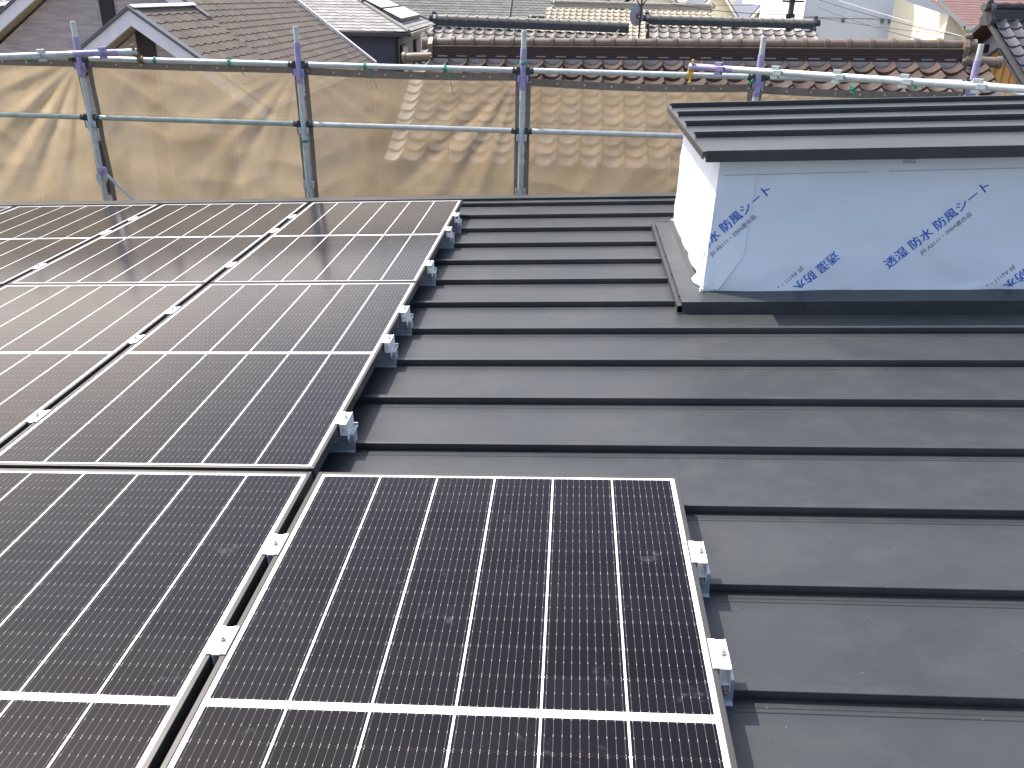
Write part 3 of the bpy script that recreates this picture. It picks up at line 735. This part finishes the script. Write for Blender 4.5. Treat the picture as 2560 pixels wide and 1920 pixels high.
def ridge(t, A, B, h, w, rt, tile_len, m_wall, m_tile, m_line=None, cap_m=None, ends=(True, True), dashes=False):
    A = Vector(A); B = Vector(B); d = (B - A); Ln = d.length; d.normalize()
    rot = Matrix((d, Vector((-d.y, d.x, 0)).normalized(), d.cross(Vector((-d.y, d.x, 0)).normalized()))).transposed().to_4x4()
    mt = Matrix.Translation(A) @ rot
    q = MB(); n = 4
    for k in range(n):
        z0 = k * h / n; q.box(0, Ln, -w / 2 - .006 * (n - k), w / 2 + .006 * (n - k), z0, z0 + h / n - .004, mt); q.box(.01, Ln - .01, -w / 2 + .008, w / 2 - .008, z0 + h / n - .004, z0 + h / n, mt)
    rd = q.build("ridge_course", m_wall, t)
    q = MB(); c = int(round(Ln / tile_len)); tl = Ln / c
    for k in range(c):
        a = mt @ Vector((k * tl, 0, h + rt * .85)); b = mt @ Vector(((k + 1) * tl, 0, h + rt * .85)); q.tube(a, b, rt, rt * .96, n=14)
        a = mt @ Vector((k * tl - .026, 0, h + rt * .85)); b = mt @ Vector((k * tl + .026, 0, h + rt * .85)); q.tube(a, b, rt * 1.32, rt * 1.30, n=14)
    q.build("ridge_tile", m_tile, t, smooth=True)
    if dashes:
        for k in range(0):
            pass
        for k in range(c):
            q = MB(); q.box(k * tl + .07, k * tl + .07 + tl * .5, -w / 2 - .032, -w / 2 - .024, .024, .036, mt); q.build("mortar_dash", m_line, t)
        q = MB(); q.box(-.05, Ln + .05, -w / 2 - .04, w / 2 + .04, -.10, -.004, mt); q.build("ridge_mortar", m_line, t)
        q = MB(); q.box(0, Ln, -w / 2 - .02, w / 2 + .02, h, h + .012, mt); q.build("ridge_coping", m_tile, t)
    for e, x in zip(ends, (0, Ln)):
        if not e: continue
        s_ = -1 if x == 0 else 1; q = MB()
        o = [(-w * .75, -.10), (w * .75, -.10), (w * .95, .02), (w * .62, h * .5), (w * .70, h + rt * .6), (w * .35, h + rt * 1.9), (0, h + rt * 2.5), (-w * .35, h + rt * 1.9), (-w * .70, h + rt * .6), (-w * .62, h * .5), (-w * .95, .02)]
        k = len(q.v); pts_ = [mt @ Vector((x + s_ * .0, p[0], p[1])) for p in o] + [mt @ Vector((x + s_ * .07, p[0] * .92, p[1] * .97)) for p in o]
        q.v += [tuple(p) for p in pts_]; n_ = len(o); q.f.append(tuple(range(n_))); q.f.append(tuple(range(2 * n_ - 1, n_ - 1, -1))); q.tone += [.5, .5]
        for i in range(n_): j = (i + 1) % n_; q.f.append((i, j, n_ + j, n_ + i)); q.tone.append(.5)
        q.tube(mt @ Vector((x + s_ * .02, 0, h + rt * .5)), mt @ Vector((x + s_ * .17, 0, h + rt * .7)), rt * 1.15, rt * 1.3, n=14)
        q.tube(mt @ Vector((x + s_ * .02, 0, h + rt * 2.2)), mt @ Vector((x + s_ * .10, 0, h + rt * 2.6)), rt * .8, rt * .6, n=10)
        q.build("ridge_end_tile", cap_m or m_tile, t, smooth=True, bevel=.004)
    return rd
def house_box(t, x0, x1, y0, y1, z1, mat_, z0=-6.2, name="wall"):
    q = MB(); q.box(x0, x1, y0, y1, z0, z1); return q.build(name, mat_, t)
def window(t, x0, x1, y, z0, z1, side='y', d=.05, fm='white'):
    q = MB()
    if side == 'y': q.box(x0, x1, y - d, y + .02, z0, z1)
    else: q.box(y - .02, y + d, x0, x1, z0, z1)
    f = q.build("window", MT[fm], t); q = MB()
    if side == 'y': q.box(x0 + .04, x1 - .04, y - d - .004, y - d + .01, z0 + .04, z1 - .04)
    else: q.box(y + d - .01, y + d + .004, x0 + .04, x1 - .04, z0 + .04, z1 - .04)
    q.build("pane", MT['glass'], f)

# ---- brown glazed tile house right behind the scaffold
hb = thing("tiled_house", "near house with glossy brown wavy tile roof and long brown ridge behind the scaffold", "house")
rA, rB = Vector((-1.27, 10.45, .405)), Vector((5.58, 9.75, .57))
dn = Vector((-.095, -1, 0)).normalized()
def slope(P, run, drop, off=.10, d=dn): return P + d * run - Vector((0, 0, drop))
a, b = slope(rA, .10, .03), slope(rB, .10, .03)
c_, d_ = Vector((5.40, 7.10, -.43)), Vector((-1.22, 7.70, -.53))
q = MB(); lap(q, a, b, c_, d_, 26, 11, amp=.050, step=.036); q.build("tile_roof", MT['brown'], hb, smooth=False, tone=True)
q = MB(); lap(q, slope(rB, -.1, .03), slope(rA, -.1, .03), slope(rA, -3.2, 1.35), slope(rB, -3.2, 1.35), 27, 12, amp=.036, step=.024, seg=4); q.build("tile_roof", MT['brown'], hb, tone=True)
ridge(hb, rA, rB, .150, .20, .060, .272, MT['maroon'], MT['brownridge'], MT['mortar'], MT['brownridge'], dashes=True)
# stub verge ridges and lower courses
for P, s_ in ((rA, -1), (rB, 1)):
    q = MB(); ux = (rB - rA).normalized() * s_
    q.tube(P + ux * .02 + Vector((0, -.12, .02)), P + ux * .42 + Vector((0, -.12, -.0)), .062, .066, n=14)
    q.tube(P + ux * .40 + Vector((0, -.12, .0)), P + ux * .45 + Vector((0, -.12, -.0)), .078, .078, n=14)
    q.build("stub_ridge_tile", MT['brownridge'], hb, smooth=True)
q = MB()
ux = (rB - rA).normalized()
lap(q, a - ux * .24, a, d_, d_ - ux * .24, 1, 11, amp=.05, step=.03); q.build("verge_tile", MT['silver'], hb, tone=True)
q = MB(); lap(q, b, b + ux * .30, c_ + ux * .30, c_, 1, 11, amp=.05, step=.03); q.build("verge_tile", MT['brown'], hb, tone=True)
q = MB(); q.prism([(8.1, -6.2), (13.1, -6.2), (13.1, -.86), (10.2, .20), (8.1, -.68)], -1.0, 5.3, 'x'); q.build("wall", MT['warmgrey'], hb)
q = MB(); q.box(-1.5, 5.3, 7.3, 8.0, -6.2, -1.9); lap(q, (-1.5, 8.1, -1.3), (-.6, 8.1, -1.3), (-.6, 7.2, -1.65), (-1.5, 7.2, -1.65), 4, 4); q.build("lower_roof", MT['silver'], hb, tone=True)

# ---- smoked tile house behind it: long ridge left, second ridge right
hs = thing("tiled_house", "grey clay tiled house with dark blue ridge band, left of the satellite dish", "house")
rA, rB = Vector((-2.72, 20., .46)), Vector((1.95, 20., .40))
a, b, c_, d_ = rA + Vector((0, -.1, -.03)), rB + Vector((0, -.1, -.03)), rB + Vector((-.0, -3.6, -1.9)), rA + Vector((0, -3.6, -1.9))
q = MB(); lap(q, a, b, c_, d_, 19, 17, amp=.034, step=.024, seg=6); q.build("tile_roof", MT['silver'], hs, tone=True)
q = MB(); lap(q, a - Vector((.24, 0, -.0)), a, d_, d_ - Vector((.24, 0, 0)), 1, 17, amp=.06, step=.035); q.build("verge_tile", MT['silver'], hs, tone=True)
q = MB(); lap(q, rB + Vector((0, .1, -.03)), rA + Vector((0, .1, -.03)), rA + Vector((0, 3.6, -1.9)), rB + Vector((0, 3.6, -1.9)), 19, 17, seg=4); q.build("tile_roof", MT['silver'], hs, tone=True)
ridge(hs, rA, rB, .125, .2, .066, .245, MT['silverdark'], MT['silverridge'], ends=(True, False), cap_m=MT['silverdark'])
q = MB(); q.prism([(16.9, -6.2), (23.1, -6.2), (23.1, -1.35), (20, .33), (16.9, -1.4)], -2.6, 1.9, 'x'); q.build("wall", MT['warmgrey'], hs)
hc = thing("tiled_house", "grey clay tiled house with black ridge end ornaments, right of the satellite dish", "house")
rA, rB = Vector((2.42, 20., .60)), Vector((6.27, 20., .585))
a, b, c_, d_ = rA + Vector((0, -.1, -.03)), rB + Vector((0.06, -.1, -.03)), rB + Vector((.35, -3.4, -1.75)), rA + Vector((0, -3.4, -1.75))
q = MB(); lap(q, a, b, c_, d_, 16, 15, amp=.034, step=.024, seg=6); q.build("tile_roof", MT['silver'], hc, tone=True)
q = MB(); lap(q, rB + Vector((0, .1, -.03)), rA + Vector((0, .1, -.03)), rA + Vector((0, 3.4, -1.75)), rB + Vector((0, 3.4, -1.75)), 16, 15, seg=4); q.build("tile_roof", MT['silver'], hc, tone=True)
ridge(hc, rA, rB, .10, .2, .062, .245, MT['silverdark'], MT['silverridge'], cap_m=MT['silverdark'])
q = MB(); q.prism([(17.1, -6.2), (22.9, -6.2), (22.9, -1.1), (20, .47), (17.1, -1.15)], 2.5, 6.3, 'x'); q.build("wall", MT['warmgrey'], hc)
# ---- pale tan tiled house
ht = thing("tiled_house", "sunlit pale tan tiled house behind the satellite dish", "house")
rA, rB = Vector((-.20, 34., .72)), Vector((5.85, 34., .70))
q = MB(); lap(q, rA + Vector((-.3, -.1, -.02)), rB + Vector((.1, -.1, -.02)), rB + Vector((.3, -4, -2.0)), rA + Vector((-.6, -4, -2.0)), 27, 16, amp=.035, step=.03, seg=6)
lap(q, rA + Vector((-.95, -.8, -.5)), rA + Vector((-.3, -.8, -.5)), rA + Vector((-.6, -4, -2.1)), rA + Vector((-1.3, -4, -2.1)), 3, 12, seg=6)
q.build("tile_roof", MT['tan'], ht, tone=True)
ridge(ht, rA, rB, .12, .2, .065, .24, MT['tanridge'], MT['tanridge'])
ridge(ht, rA + Vector((-.85, -.75, -.5)), rA + Vector((-.32, -.75, -.5)), .12, .2, .05, .24, MT['silverdark'], MT['tanridge'], ends=(True, False))
q = MB(); q.prism([(30.3, -6.2), (37.5, -6.2), (37.5, -1.3), (34, .58), (30.3, -1.35)], -.3, 5.9, 'x'); q.build("wall", MT['cream2'], ht)

# ---- big grey shingle roof far behind
he = thing("shingled_house", "wide grey shingled roof filling the view behind the tiled houses", "house")
def plane_roof(t, pts_, mat_, name="roof"): q = MB(); q.quad(*pts_); return q.build(name, mat_, t, tone=True)
q = MB(); lap(q, (-16, 52, 3.4), (3.6, 52, 3.4), (1.2, 41, -1.6), (-16, 41, -1.6), 60, 44, 'shingle', step=.02, seg=4); q.build("shingle_roof", MT['shgreyfar'], he, tone=True)
q = MB(); q.tube((-16, 45.4, .44), (1.9, 45.4, .34), .035, n=8); q.build("snow_guard", MT['gutter'], he)
q = MB(); q.tube((-2.72, 41, -1.5), (-2.8, 51.5, 3.25), .03, n=8); q.build("lightning_cable", MT['gutter'], he)
q = MB(); q.prism([(41.4, -6.2), (60, -6.2), (60, 1.8), (52, 3.3), (41.4, -1.55)], -15.6, 1.0, 'x'); q.build("wall", MT['warmgrey'], he)

# ---- grey shingled hip roof house with solar water heaters
hf = thing("hip_roof_house", "blue grey house with pale shingled hip roof carrying two white solar heaters", "house")
k1 = Vector((-3.22, 19.0, .345)); k0 = Vector((-9.0, 19.0, .300)); kr = Vector((-3.46, 24.6, .345)); ap_ = Vector((-6.152, 22.2, 1.516)); ap0 = Vector((-8.2, 22.2, 1.516))
q = MB(); lap(q, ap0, ap_, k1, k0, 22, 20, 'shingle', step=.012, seg=4); q.build("shingle_roof", MT['shgrey'], hf, tone=True)
q = MB(); lap(q, ap_, ap_ + Vector((0, .01, 0)), kr, k1, 18, 20, 'shingle', step=.012, seg=4); q.build("shingle_roof", MT['shgrey'], hf, tone=True)
q = MB(); q.tube(k1 + Vector((0, 0, .02)), ap_ + Vector((0, 0, .03)), .045, n=8); q.tube(kr + Vector((0, 0, .02)), ap_ + Vector((0, 0, .03)), .045, n=8); q.build("hip_cap", MT['shgrey'], hf, smooth=True)
q = MB(); q.box(-9, -3.16, 18.93, 18.99, .235, .318); q.build("gutter", MT['gutter'], hf)
q = MB(); dd = (kr - k1).normalized(); mtx = Matrix.Translation(k1) @ Matrix((dd, Vector((-dd.y, dd.x, 0)), Vector((0, 0, 1)))).transposed().to_4x4(); q.box(-.06, 5.6, -.06, .0, -.10, -.025, mtx); q.build("gutter", MT['soffit'], hf)
q = MB(); q.box(-8.9, -3.62, 19.25, 19.4, -6.2, .30); q.build("front_wall", MT['navy'], hf)  # darker than the side wall, its shadow included in the blue grey
q = MB(); q.quad((-3.62, 19.25, -6.2), (-3.86, 24.3, -6.2), (-3.86, 24.3, .32), (-3.62, 19.25, .32)); q.quad((-8.9, 24.3, -6.2), (-3.86, 24.3, -6.2), (-3.86, 24.3, .32), (-8.9, 24.3, .32)); q.build("side_wall", MT['warmgrey'], hf)
q = MB(); q.quad((-8.9, 19.0, .29), (-3.25, 19.0, .29), (-3.5, 24.5, .29), (-8.9, 24.5, .29)); q.build("soffit", MT['gutter'], hf)
q = MB(); q.tube((-3.56, 19.2, .22), (-3.56, 19.2, -6.2), .04, n=8); q.tube((-3.56, 19.2, .22), (-3.36, 19.0, .29), .04, n=8); q.build("downpipe", MT['blackm'], hf)
for y0_ in (20.1, 22.6):
    q = MB(); q.box(-3.70 - .04 * (y0_ - 20), -3.60 - .04 * (y0_ - 20), y0_, y0_ + .75, -.85, -.02); w_ = q.build("window", MT['gutter'], hf)
    q = MB(); q.box(-3.60 - .04 * (y0_ - 20), -3.59 - .04 * (y0_ - 20), y0_ + .08, y0_ + .67, -.8, -.07); q.build("pane", MT['glass'], w_)
def heater(f0, f1, t0, t1, label):
    t = thing("solar_water_heater", label, "solar heater", (0, 0, 0), "solar water heaters on the hip roof")
    nn = (kr - k1).cross(ap_ - k1).normalized()
    if nn.z < 0: nn = -nn
    def S_(p): return k1 + (kr - k1) * p[0] + (ap_ - k1) * p[1] + nn * .10
    c4 = [S_(p) for p in (f0, f1, t1, t0)]
    q = MB(); v_ = c4 + [p - nn * .09 for p in c4]; q.v = [tuple(p) for p in v_]
    q.f = [(0, 1, 2, 3), (7, 6, 5, 4), (0, 4, 5, 1), (1, 5, 6, 2), (2, 6, 7, 3), (3, 7, 4, 0)]; q.tone = [.5] * 6; q.build("casing", MT['gutter'], t)
    q = MB()
    for i in range(3):
        a_, b_ = i / 3 + .015, (i + 1) / 3 - .015
        P_ = lambda s_, r_: c4[0].lerp(c4[1], s_).lerp(c4[3].lerp(c4[2], s_), r_) + nn * .006
        q.quad(P_(a_, .03), P_(b_, .03), P_(b_, .97), P_(a_, .97))
    q.build("collector_glass", MT['heater'], t)
heater((.108, .131), (.766, .132), (.05, .309), (.674, .308), "white solar water heater lower on the hip roof, its whole face showing")
heater((.06, .325), (.60, .325), (-.02, .50), (.52, .50), "white solar water heater higher on the hip roof, cut by the picture's top")

# ---- brown shingled brick house at the left
hg = thing("brick_house", "brick clad house with brown shingled roof and white gable boards at the left", "house")
ax_, az = -5.449, .955; ex_, ez = -3.62, -.303; sl = (az - ez) / (ex_ - ax_); mxx, mzz = -6.93, az + sl * (6.93 - 5.449)
Yg, Ym, Yb = 10.2, 12.3, 18.2
fx = lambda y: -.036 * (y - Yg)
q = MB(); lap(q, (ax_, Yg, az), (ax_ , Ym, az), (ex_ + fx(Ym), Ym, ez), (ex_, Yg, ez), 7, 13, 'shingle', step=.008, seg=8)
q.build("shingle_roof", MT['shbrown'], hg, tone=True)
q = MB(); lap(q, (mxx, Ym - .02, mzz), (mxx, Yb, mzz - .06), (ex_ + fx(Yb), Yb, ez), (ex_ + fx(Ym), Ym - .02, ez), 20, 25, 'shingle', step=.008, seg=8)
q.build("shingle_roof", MT['shbrown'], hg, tone=True)
lx = 2 * ax_ - ex_
q = MB(); lap(q, (ax_, Ym, az), (ax_, Yg, az), (lx, Yg, ez), (lx, Ym, ez), 14, 12, 'shingle', step=.013, seg=2); lap(q, (mxx, Yb, mzz), (mxx, Ym, mzz), (2 * mxx - ex_, Ym, ez - .05), (2 * mxx - ex_, Yb, ez - .05), 30, 20, 'shingle', seg=2); q.build("shingle_roof", MT['shbrown'], hg, tone=True)
def rake(t, xa, za, xb, zb, y, hgt, thick, mat_, name, up=.0, dp=.06):
    q = MB(); q.prism([(xa, za + up), (xb, zb + up), (xb, zb + up - hgt), (xa, za + up - hgt)], y - dp, y + thick); return q.build(name, mat_, t)
for (xa, za, xb, zb, y) in ((ax_, az, ex_ + .06, ez - .04, Yg), (ax_, az, lx - .06, ez - .04, Yg), (mxx, mzz, ax_ + .25, az - .17, Ym), (mxx, mzz, 2 * mxx - ax_ - .6, az - .41, Ym)):
    rake(hg, xa, za, xb, zb, y - .07, .045, .10, MT['trimgrey'], "verge_trim", .03)
    rake(hg, xa, za - .02, xb, zb - .02, y - .035, .20, .05, MT['white'], "bargeboard", -.0)
    rake(hg, xa, za - .20, xb, zb - .20, y + .0, .03, .24, MT['soffit'], "soffit", -.0)
rake(hg, mxx, mzz - .05, ex_ + fx(Yb) + .05, ez - .03, Yb + .03, .05, .06, MT['whiteflash'], "verge_trim", .07)
rake(hg, mxx, mzz - .10, ex_ + fx(Yb) + .05, ez - .10, Yb + .03, .16, .05, MT['white'], "bargeboard", .05)
q = MB(); q.tube((ex_ + .03, Yg - .1, ez - .05), (ex_ + fx(Yb) + .03, Yb, ez - .05), .05, n=10); q.build("gutter", MT['gutter'], hg, smooth=True)
q = MB(); q.prism([(ax_ - .06, az + .012), (ax_, az + .05), (ax_ + .06, az + .012)], Yg - .05, Ym - .04); q.build("ridge_cap", MT['whiteflash'], hg)
q = MB(); q.prism([(lx + .35, -6.2), (ex_ - .35, -6.2), (ex_ - .35, ez - .05), (ax_, az - .23), (lx + .35, ez - .05)], Yg + .25, Ym + .1); q.build("wing_wall", MT['brick'], hg)
q = MB(); q.prism([(2 * mxx - ex_ + .4, -6.2), (ex_ - .45, -6.2), (ex_ - .45, ez - .05), (mxx, mzz - .23), (2 * mxx - ex_ + .4, ez - .05)], Ym + .15, Yb - .3); q.build("main_wall", MT['brick'], hg)
q = MB(); q.box(-5.57, -5.31, Yg + .225, Yg + .26, -6.2, .72); q.box(-7.10, -6.86, Ym + .12, Ym + .16, -.2, 1.75); q.build("dark_band", MT['stripe'], hg)
window(hg, -5.35, -4.35, Yg + .26, -1.9, -.75, d=.04, fm='gutter')
window(hg, -6.6, -6.0, Yg + .26, -1.7, -.9, d=.04, fm='gutter')
# ---- blue tiled house in the far corner
hk = thing("blue_roof_house", "blue grey tiled roof peeping over the brick house's upper gable", "house")
q = MB(); lap(q, (-17, 27, 3.0), (-8, 27, 3.0), (-8, 22, .6), (-17, 22, .6), 30, 18, seg=4); q.build("tile_roof", MT['bluetile'], hk, tone=True); house_box(hk, -16.6, -8.4, 22.5, 30, .75, MT['warmgrey'])

# ---- big light grey building
hi = thing("apartment_building", "large plain light grey building wall with small square vents", "building", (0, 0, 0))
q = MB(); q.box(8.45, 16, 30, 42, -6.2, 6.0); q.build("wall", MT['bigwall'], hi)
q = MB(); q.box(8.44, 16.01, 29.985, 30, .625, .64); q.build("joint_line", MT['trimgrey'], hi)
for x_, z_ in ((9.81, .555), (11.12, .56), (11.37, .555), (11.71, .565), (12.22, .53)):
    q = MB(); q.box(x_ - .055, x_ + .055, 29.95, 30, z_ - .055, z_ + .055); q.build("vent", MT['warmgrey'], hi)
window(hi, 12.10, 12.26, 30, -.6, .33, d=.02, fm='gutter')
# ---- cream house with brown slatted roof
hj = thing("cream_house", "cream walled house with brown slatted roof lit by the sun", "house")
rj = Vector((11.60, 26.6, 1.27)); ej = Vector((12.30, 24.9, .60))
q = MB(); q.quad((11.35, 27.2, 1.35), (17.5, 27.2, 1.35), (17.5, 26.1, .585), (12.28, 26.1, .585)); q.build("roof", MT['slat'], hj)
q = MB(); q.prism([(11.30, 1.37), (12.30, .60), (12.30, .48), (11.30, 1.25)], 26.05, 26.12); q.box(12.25, 17.5, 26.05, 26.12, .48, .575); q.build("bargeboard", MT['cream2'], hj)
q = MB(); q.quad((11.25, 29.5, -6.2), (11.95, 26.6, -6.2), (11.95, 26.6, .85), (11.25, 29.5, 1.3)); q.quad((11.95, 26.6, -6.2), (17.4, 26.6, -6.2), (17.4, 26.6, .85), (11.95, 26.6, .85)); q.build("wall", MT['cream'], hj)
window(hj, 12.22, 12.50, 26.6, -.6, .22, d=.03, fm='cream2')

# ---- black tiled house with wooden gable at the right
hw = thing("wooden_gable_house", "black tiled house with white plaster gable and orange brown boarding at the right", "house")
kA = Vector((7.90, 14.5, .985)); kB = Vector((11.5, 15.6, 1.02))
ux = (kB - kA).normalized(); fr = Vector((ux.y, -ux.x, 0))
q = MB(); lap(q, kA - ux * .0 + fr * .08, kB + fr * .08, kB + fr * 2.3 - Vector((0, 0, 1.75)), kA + fr * 2.3 - Vector((0, 0, 1.75)), 15, 13, amp=.03, step=.022); q.build("tile_roof", MT['black'], hw, tone=True)
q = MB(); lap(q, kB - fr * .08, kA - fr * .08, kA - fr * 2.3 - Vector((0, 0, 1.75)), kB - fr * 2.3 - Vector((0, 0, 1.75)), 15, 13, seg=4); q.build("tile_roof", MT['black'], hw, tone=True)
ridge(hw, kA, kB, .16, .18, .055, .26, MT['blackridge'], MT['blackridge'], cap_m=MT['black'])
def gp(s_, z, o=0.): return kA + ux * o + fr * s_ + Vector((0, 0, z))
q = MB()
for sg in (1, -1):
    P_ = [gp(0, .03, -.06), gp(sg * 2.35, -1.76, -.06), gp(sg * 2.35, -1.84, -.06), gp(0, -.05, -.06)]; Q_ = [p + ux * .07 for p in P_]
    q.quad(*P_); q.quad(*reversed(Q_))
    for i in range(4): j = (i + 1) % 4; q.quad(P_[i], Q_[i], Q_[j], P_[j])
q.build("verge_trim", MT['black'], hw)
q = MB(); q.quad(gp(0, -.04, .0), gp(-2.3, -1.80, .0), gp(-2.3, -1.80, .42), gp(0, -.04, .42)); q.quad(gp(0, -.04, .0), gp(2.3, -1.80, .0), gp(2.3, -1.80, .42), gp(0, -.04, .42))
for s_ in (-.35, -.85): 
    p0_ = gp(s_, -.36 + s_ * .76 + .18, .02); q.box(-.05, .4, -.06, .06, -.12, .02, Matrix.Translation(p0_) @ Matrix((ux, Vector((-ux.y, ux.x, 0)), Vector((0, 0, 1)))).transposed().to_4x4())
q.build("eave_wood", MT['darkwood'], hw)
q = MB(); q.quad(gp(0, -.06, .40), gp(-2.0, -1.6, .40), gp(-2.0, -7, .40), gp(2.0, -7, .40), gp(2.0, -1.6, .40)); q.build("plaster_wall", MT['plaster'], hw)
q = MB(); q.quad(gp(0, -.50, .36), gp(-1.05, -1.16, .36), gp(-1.05, -7, .36), gp(1.4, -7, .36), gp(1.4, -1.55, .36)); q.build("board_wall", MT['boards'], hw)
q = MB(); q.tube(gp(0, -.48, .34), gp(-1.07, -1.15, .34), .022, n=6); q.tube(gp(0, -.48, .34), gp(1.4, -1.53, .34), .022, n=6); q.build("board_capping", MT['trimgrey'], hw)

# ---- small pale houses, orange roof
def far_house(x0, x1, y, ze, zr, wm, rm, label, gable=True, name="gabled_house"):
    t = thing(name, label, "house"); xm = (x0 + x1) / 2
    q = MB(); q.prism([(x0, -6.2), (x1, -6.2), (x1, ze), (xm, zr), (x0, ze)], y, y + 6); q.build("wall", wm, t)
    q = MB(); s_ = (zr - ze) / (xm - x0)
    for a_, b_ in ((xm, x0 - .3), (xm, x1 + .3)):
        zb_ = zr - abs(b_ - xm) * s_; q.prism([(a_, zr + .10), (b_, zb_ + .10), (b_, zb_), (a_, zr)], y - .35, y + 6.2)
    q.build("roof", rm, t)
    q = MB()
    for b_ in (x0 - .3, x1 + .3):
        zb_ = zr - abs(b_ - xm) * s_; q.prism([(xm, zr + .02), (b_, zb_ + .02), (b_, zb_ - .14), (xm, zr - .14)], y - .42, y - .352)
    q.build("bargeboard", MT['cream2'], t)
    q = MB(); q.box(xm - .35, xm + .35, y - .03, y + .02, ze - 1.3, ze - .3); w_ = q.build("window", MT['gutter'], t)
    return t
far_house(6.0, 7.6, 39, .55, 1.55, MT['cream'], MT['bluetile'], "narrow cream house with steep gable, left of the utility pole, among pale houses")
far_house(8.0, 10.3, 38, .30, 1.65, MT['cream2'], MT['bluetile'], "white house with blue grey roof directly behind the utility pole")
far_house(3.4, 5.6, 44, .8, 1.9, MT['cream2'], MT['shgreyfar'], "pale gabled house behind the right end of the tan ridge")
far_house(10.6, 12.4, 46, .8, 2.2, MT['cream'], MT['bluetile'], "cream house half hidden by the large grey building")
t = thing("orange_roof_house", "house with a bright orange roof slope behind the dish", "house")
q = MB(); q.prism([(1.7, 2.2), (4.1, .85), (4.1, .55), (1.7, 1.9)], 46, 51); q.build("roof", MT['orange'], t); house_box(t, 2.0, 4.0, 46.2, 50.8, .6, MT['navy'])
far_house(13, 22, 58, 3.0, 5.5, MT['cream2'], MT['shgreyfar'], "wide pale house far behind the slatted roof")
far_house(-2, 8, 66, 3.2, 6.5, MT['cream2'], MT['bluetile'], "large pale house farthest off behind the orange roof")

# ---- dish, pole, wires
t = thing("satellite_dish", "round grey satellite dish on a dark mast above the clay roofs", "satellite dish", (2.13, 19.0, 0))
q = MB(); nr, nn_ = 5, 28; ctr = Vector((-.08, 0, .815)); 
for k in range(nr + 1):
    rr = .185 * k / nr
    for i in range(nn_):
        a_ = 2 * math.pi * i / nn_; q.v.append(tuple(ctr + Vector((rr * .86 * math.cos(a_), -.05 + .9 * rr * rr, rr * 1.22 * math.sin(a_)))))
for k in range(nr):
    for i in range(nn_):
        j = (i + 1) % nn_; q.f.append((k * nn_ + i, k * nn_ + j, (k + 1) * nn_ + j, (k + 1) * nn_ + i)); q.tone.append(.5)
q.build("reflector", MT['dish'], t, smooth=True)
q = MB(); q.tube((0, -.09, .20), (.01, -.09, 1.16), .02, n=8); q.tube((-.02, -.09, 1.02), (-.11, -.09, 1.14), .015, n=6); q.tube((.02, -.09, 1.02), (.11, -.09, 1.14), .015, n=6); q.tube((.03, 0, .3), (-.06, -.3, .1), .014, n=6); q.build("mast", MT['blackm'], t)
q = MB(); q.box(-.09, .0, -.14, -.06, .77, .85); q.tube((-.03, -.12, .80), (-.03, -.35, .78), .02, n=8); q.build("receiver_arm", MT['darkwood'], t)
q = MB(); q.tube((1.18, 17.9, .02), (1.62, 17.9, .55), .014, .010, n=6); tag(q.build("cane", MT['bamboo']), "thin pale cane leaning up across the grey tiles left of the dish", "cane")
t = thing("utility_pole", "dark utility pole standing in front of the pale houses", "utility pole", (7.78, 29.0, -6.2))
q = MB(); q.tube((0, 0, 0), (0, 0, 8.6), .12, .09, n=12); q.build("shaft", MT['pole'], t, smooth=True)
q = MB(); q.box(-.16, .12, -.16, -.09, 6.62, 6.95); q.box(-.12, .16, -.2, -.1, 6.35, 6.55); q.build("transformer", MT['blackm'], t); q = MB(); q.box(-.35, .35, -.15, -.09, 7.3, 7.36); q.build("crossarm", MT['blackm'], t)
def wire(a, b, sag, r, label, mat_='wire'):
    a = Vector(a); b = Vector(b); n = 24; q = MB()
    q.path([a.lerp(b, i / n) - Vector((0, 0, sag * 4 * (i / n) * (1 - i / n))) for i in range(n + 1)], r, 5)
    tag(q.build("overhead_wire", MT[mat_], smooth=True), label, "wire", "overhead wires crossing before the grey building")
wire((7.2, 24, 1.25), (11.3, 20.5, .30), .10, .009, "thin overhead wire, highest where it passes before the grey wall")
wire((7.4, 24, 1.02), (9.4, 20.5, .32), .05, .013, "thick overhead cable falling steepest before the grey wall")
wire((7.1, 24, .80), (11.6, 22, .42), .08, .006, "faint overhead wire crossing the lowest, starting left of the grey wall")
wire((7.9, 24, 1.2), (9.9, 18.5, .40), .02, .006, "light coloured straight overhead wire over the grey wall", 'wirelight')
wire((3.9, 30, .96), (7.8, 29, .72), .08, .012, "overhead wire sagging from the tan ridge to the utility pole")
wire((3.9, 30, 1.02), (7.8, 29, 1.10), .10, .008, "upper overhead wire left of the utility pole")
wire((5.35, 10.0, .26), (6.9, 9.0, .12), .01, .006, "pale wire passing before the orange boarding", 'wirelight')
wire((5.9, 9.3, .20), (7.4, 9.0, .05), .02, .004, "thin dark wire close above the sloping pipes, before the boarding")
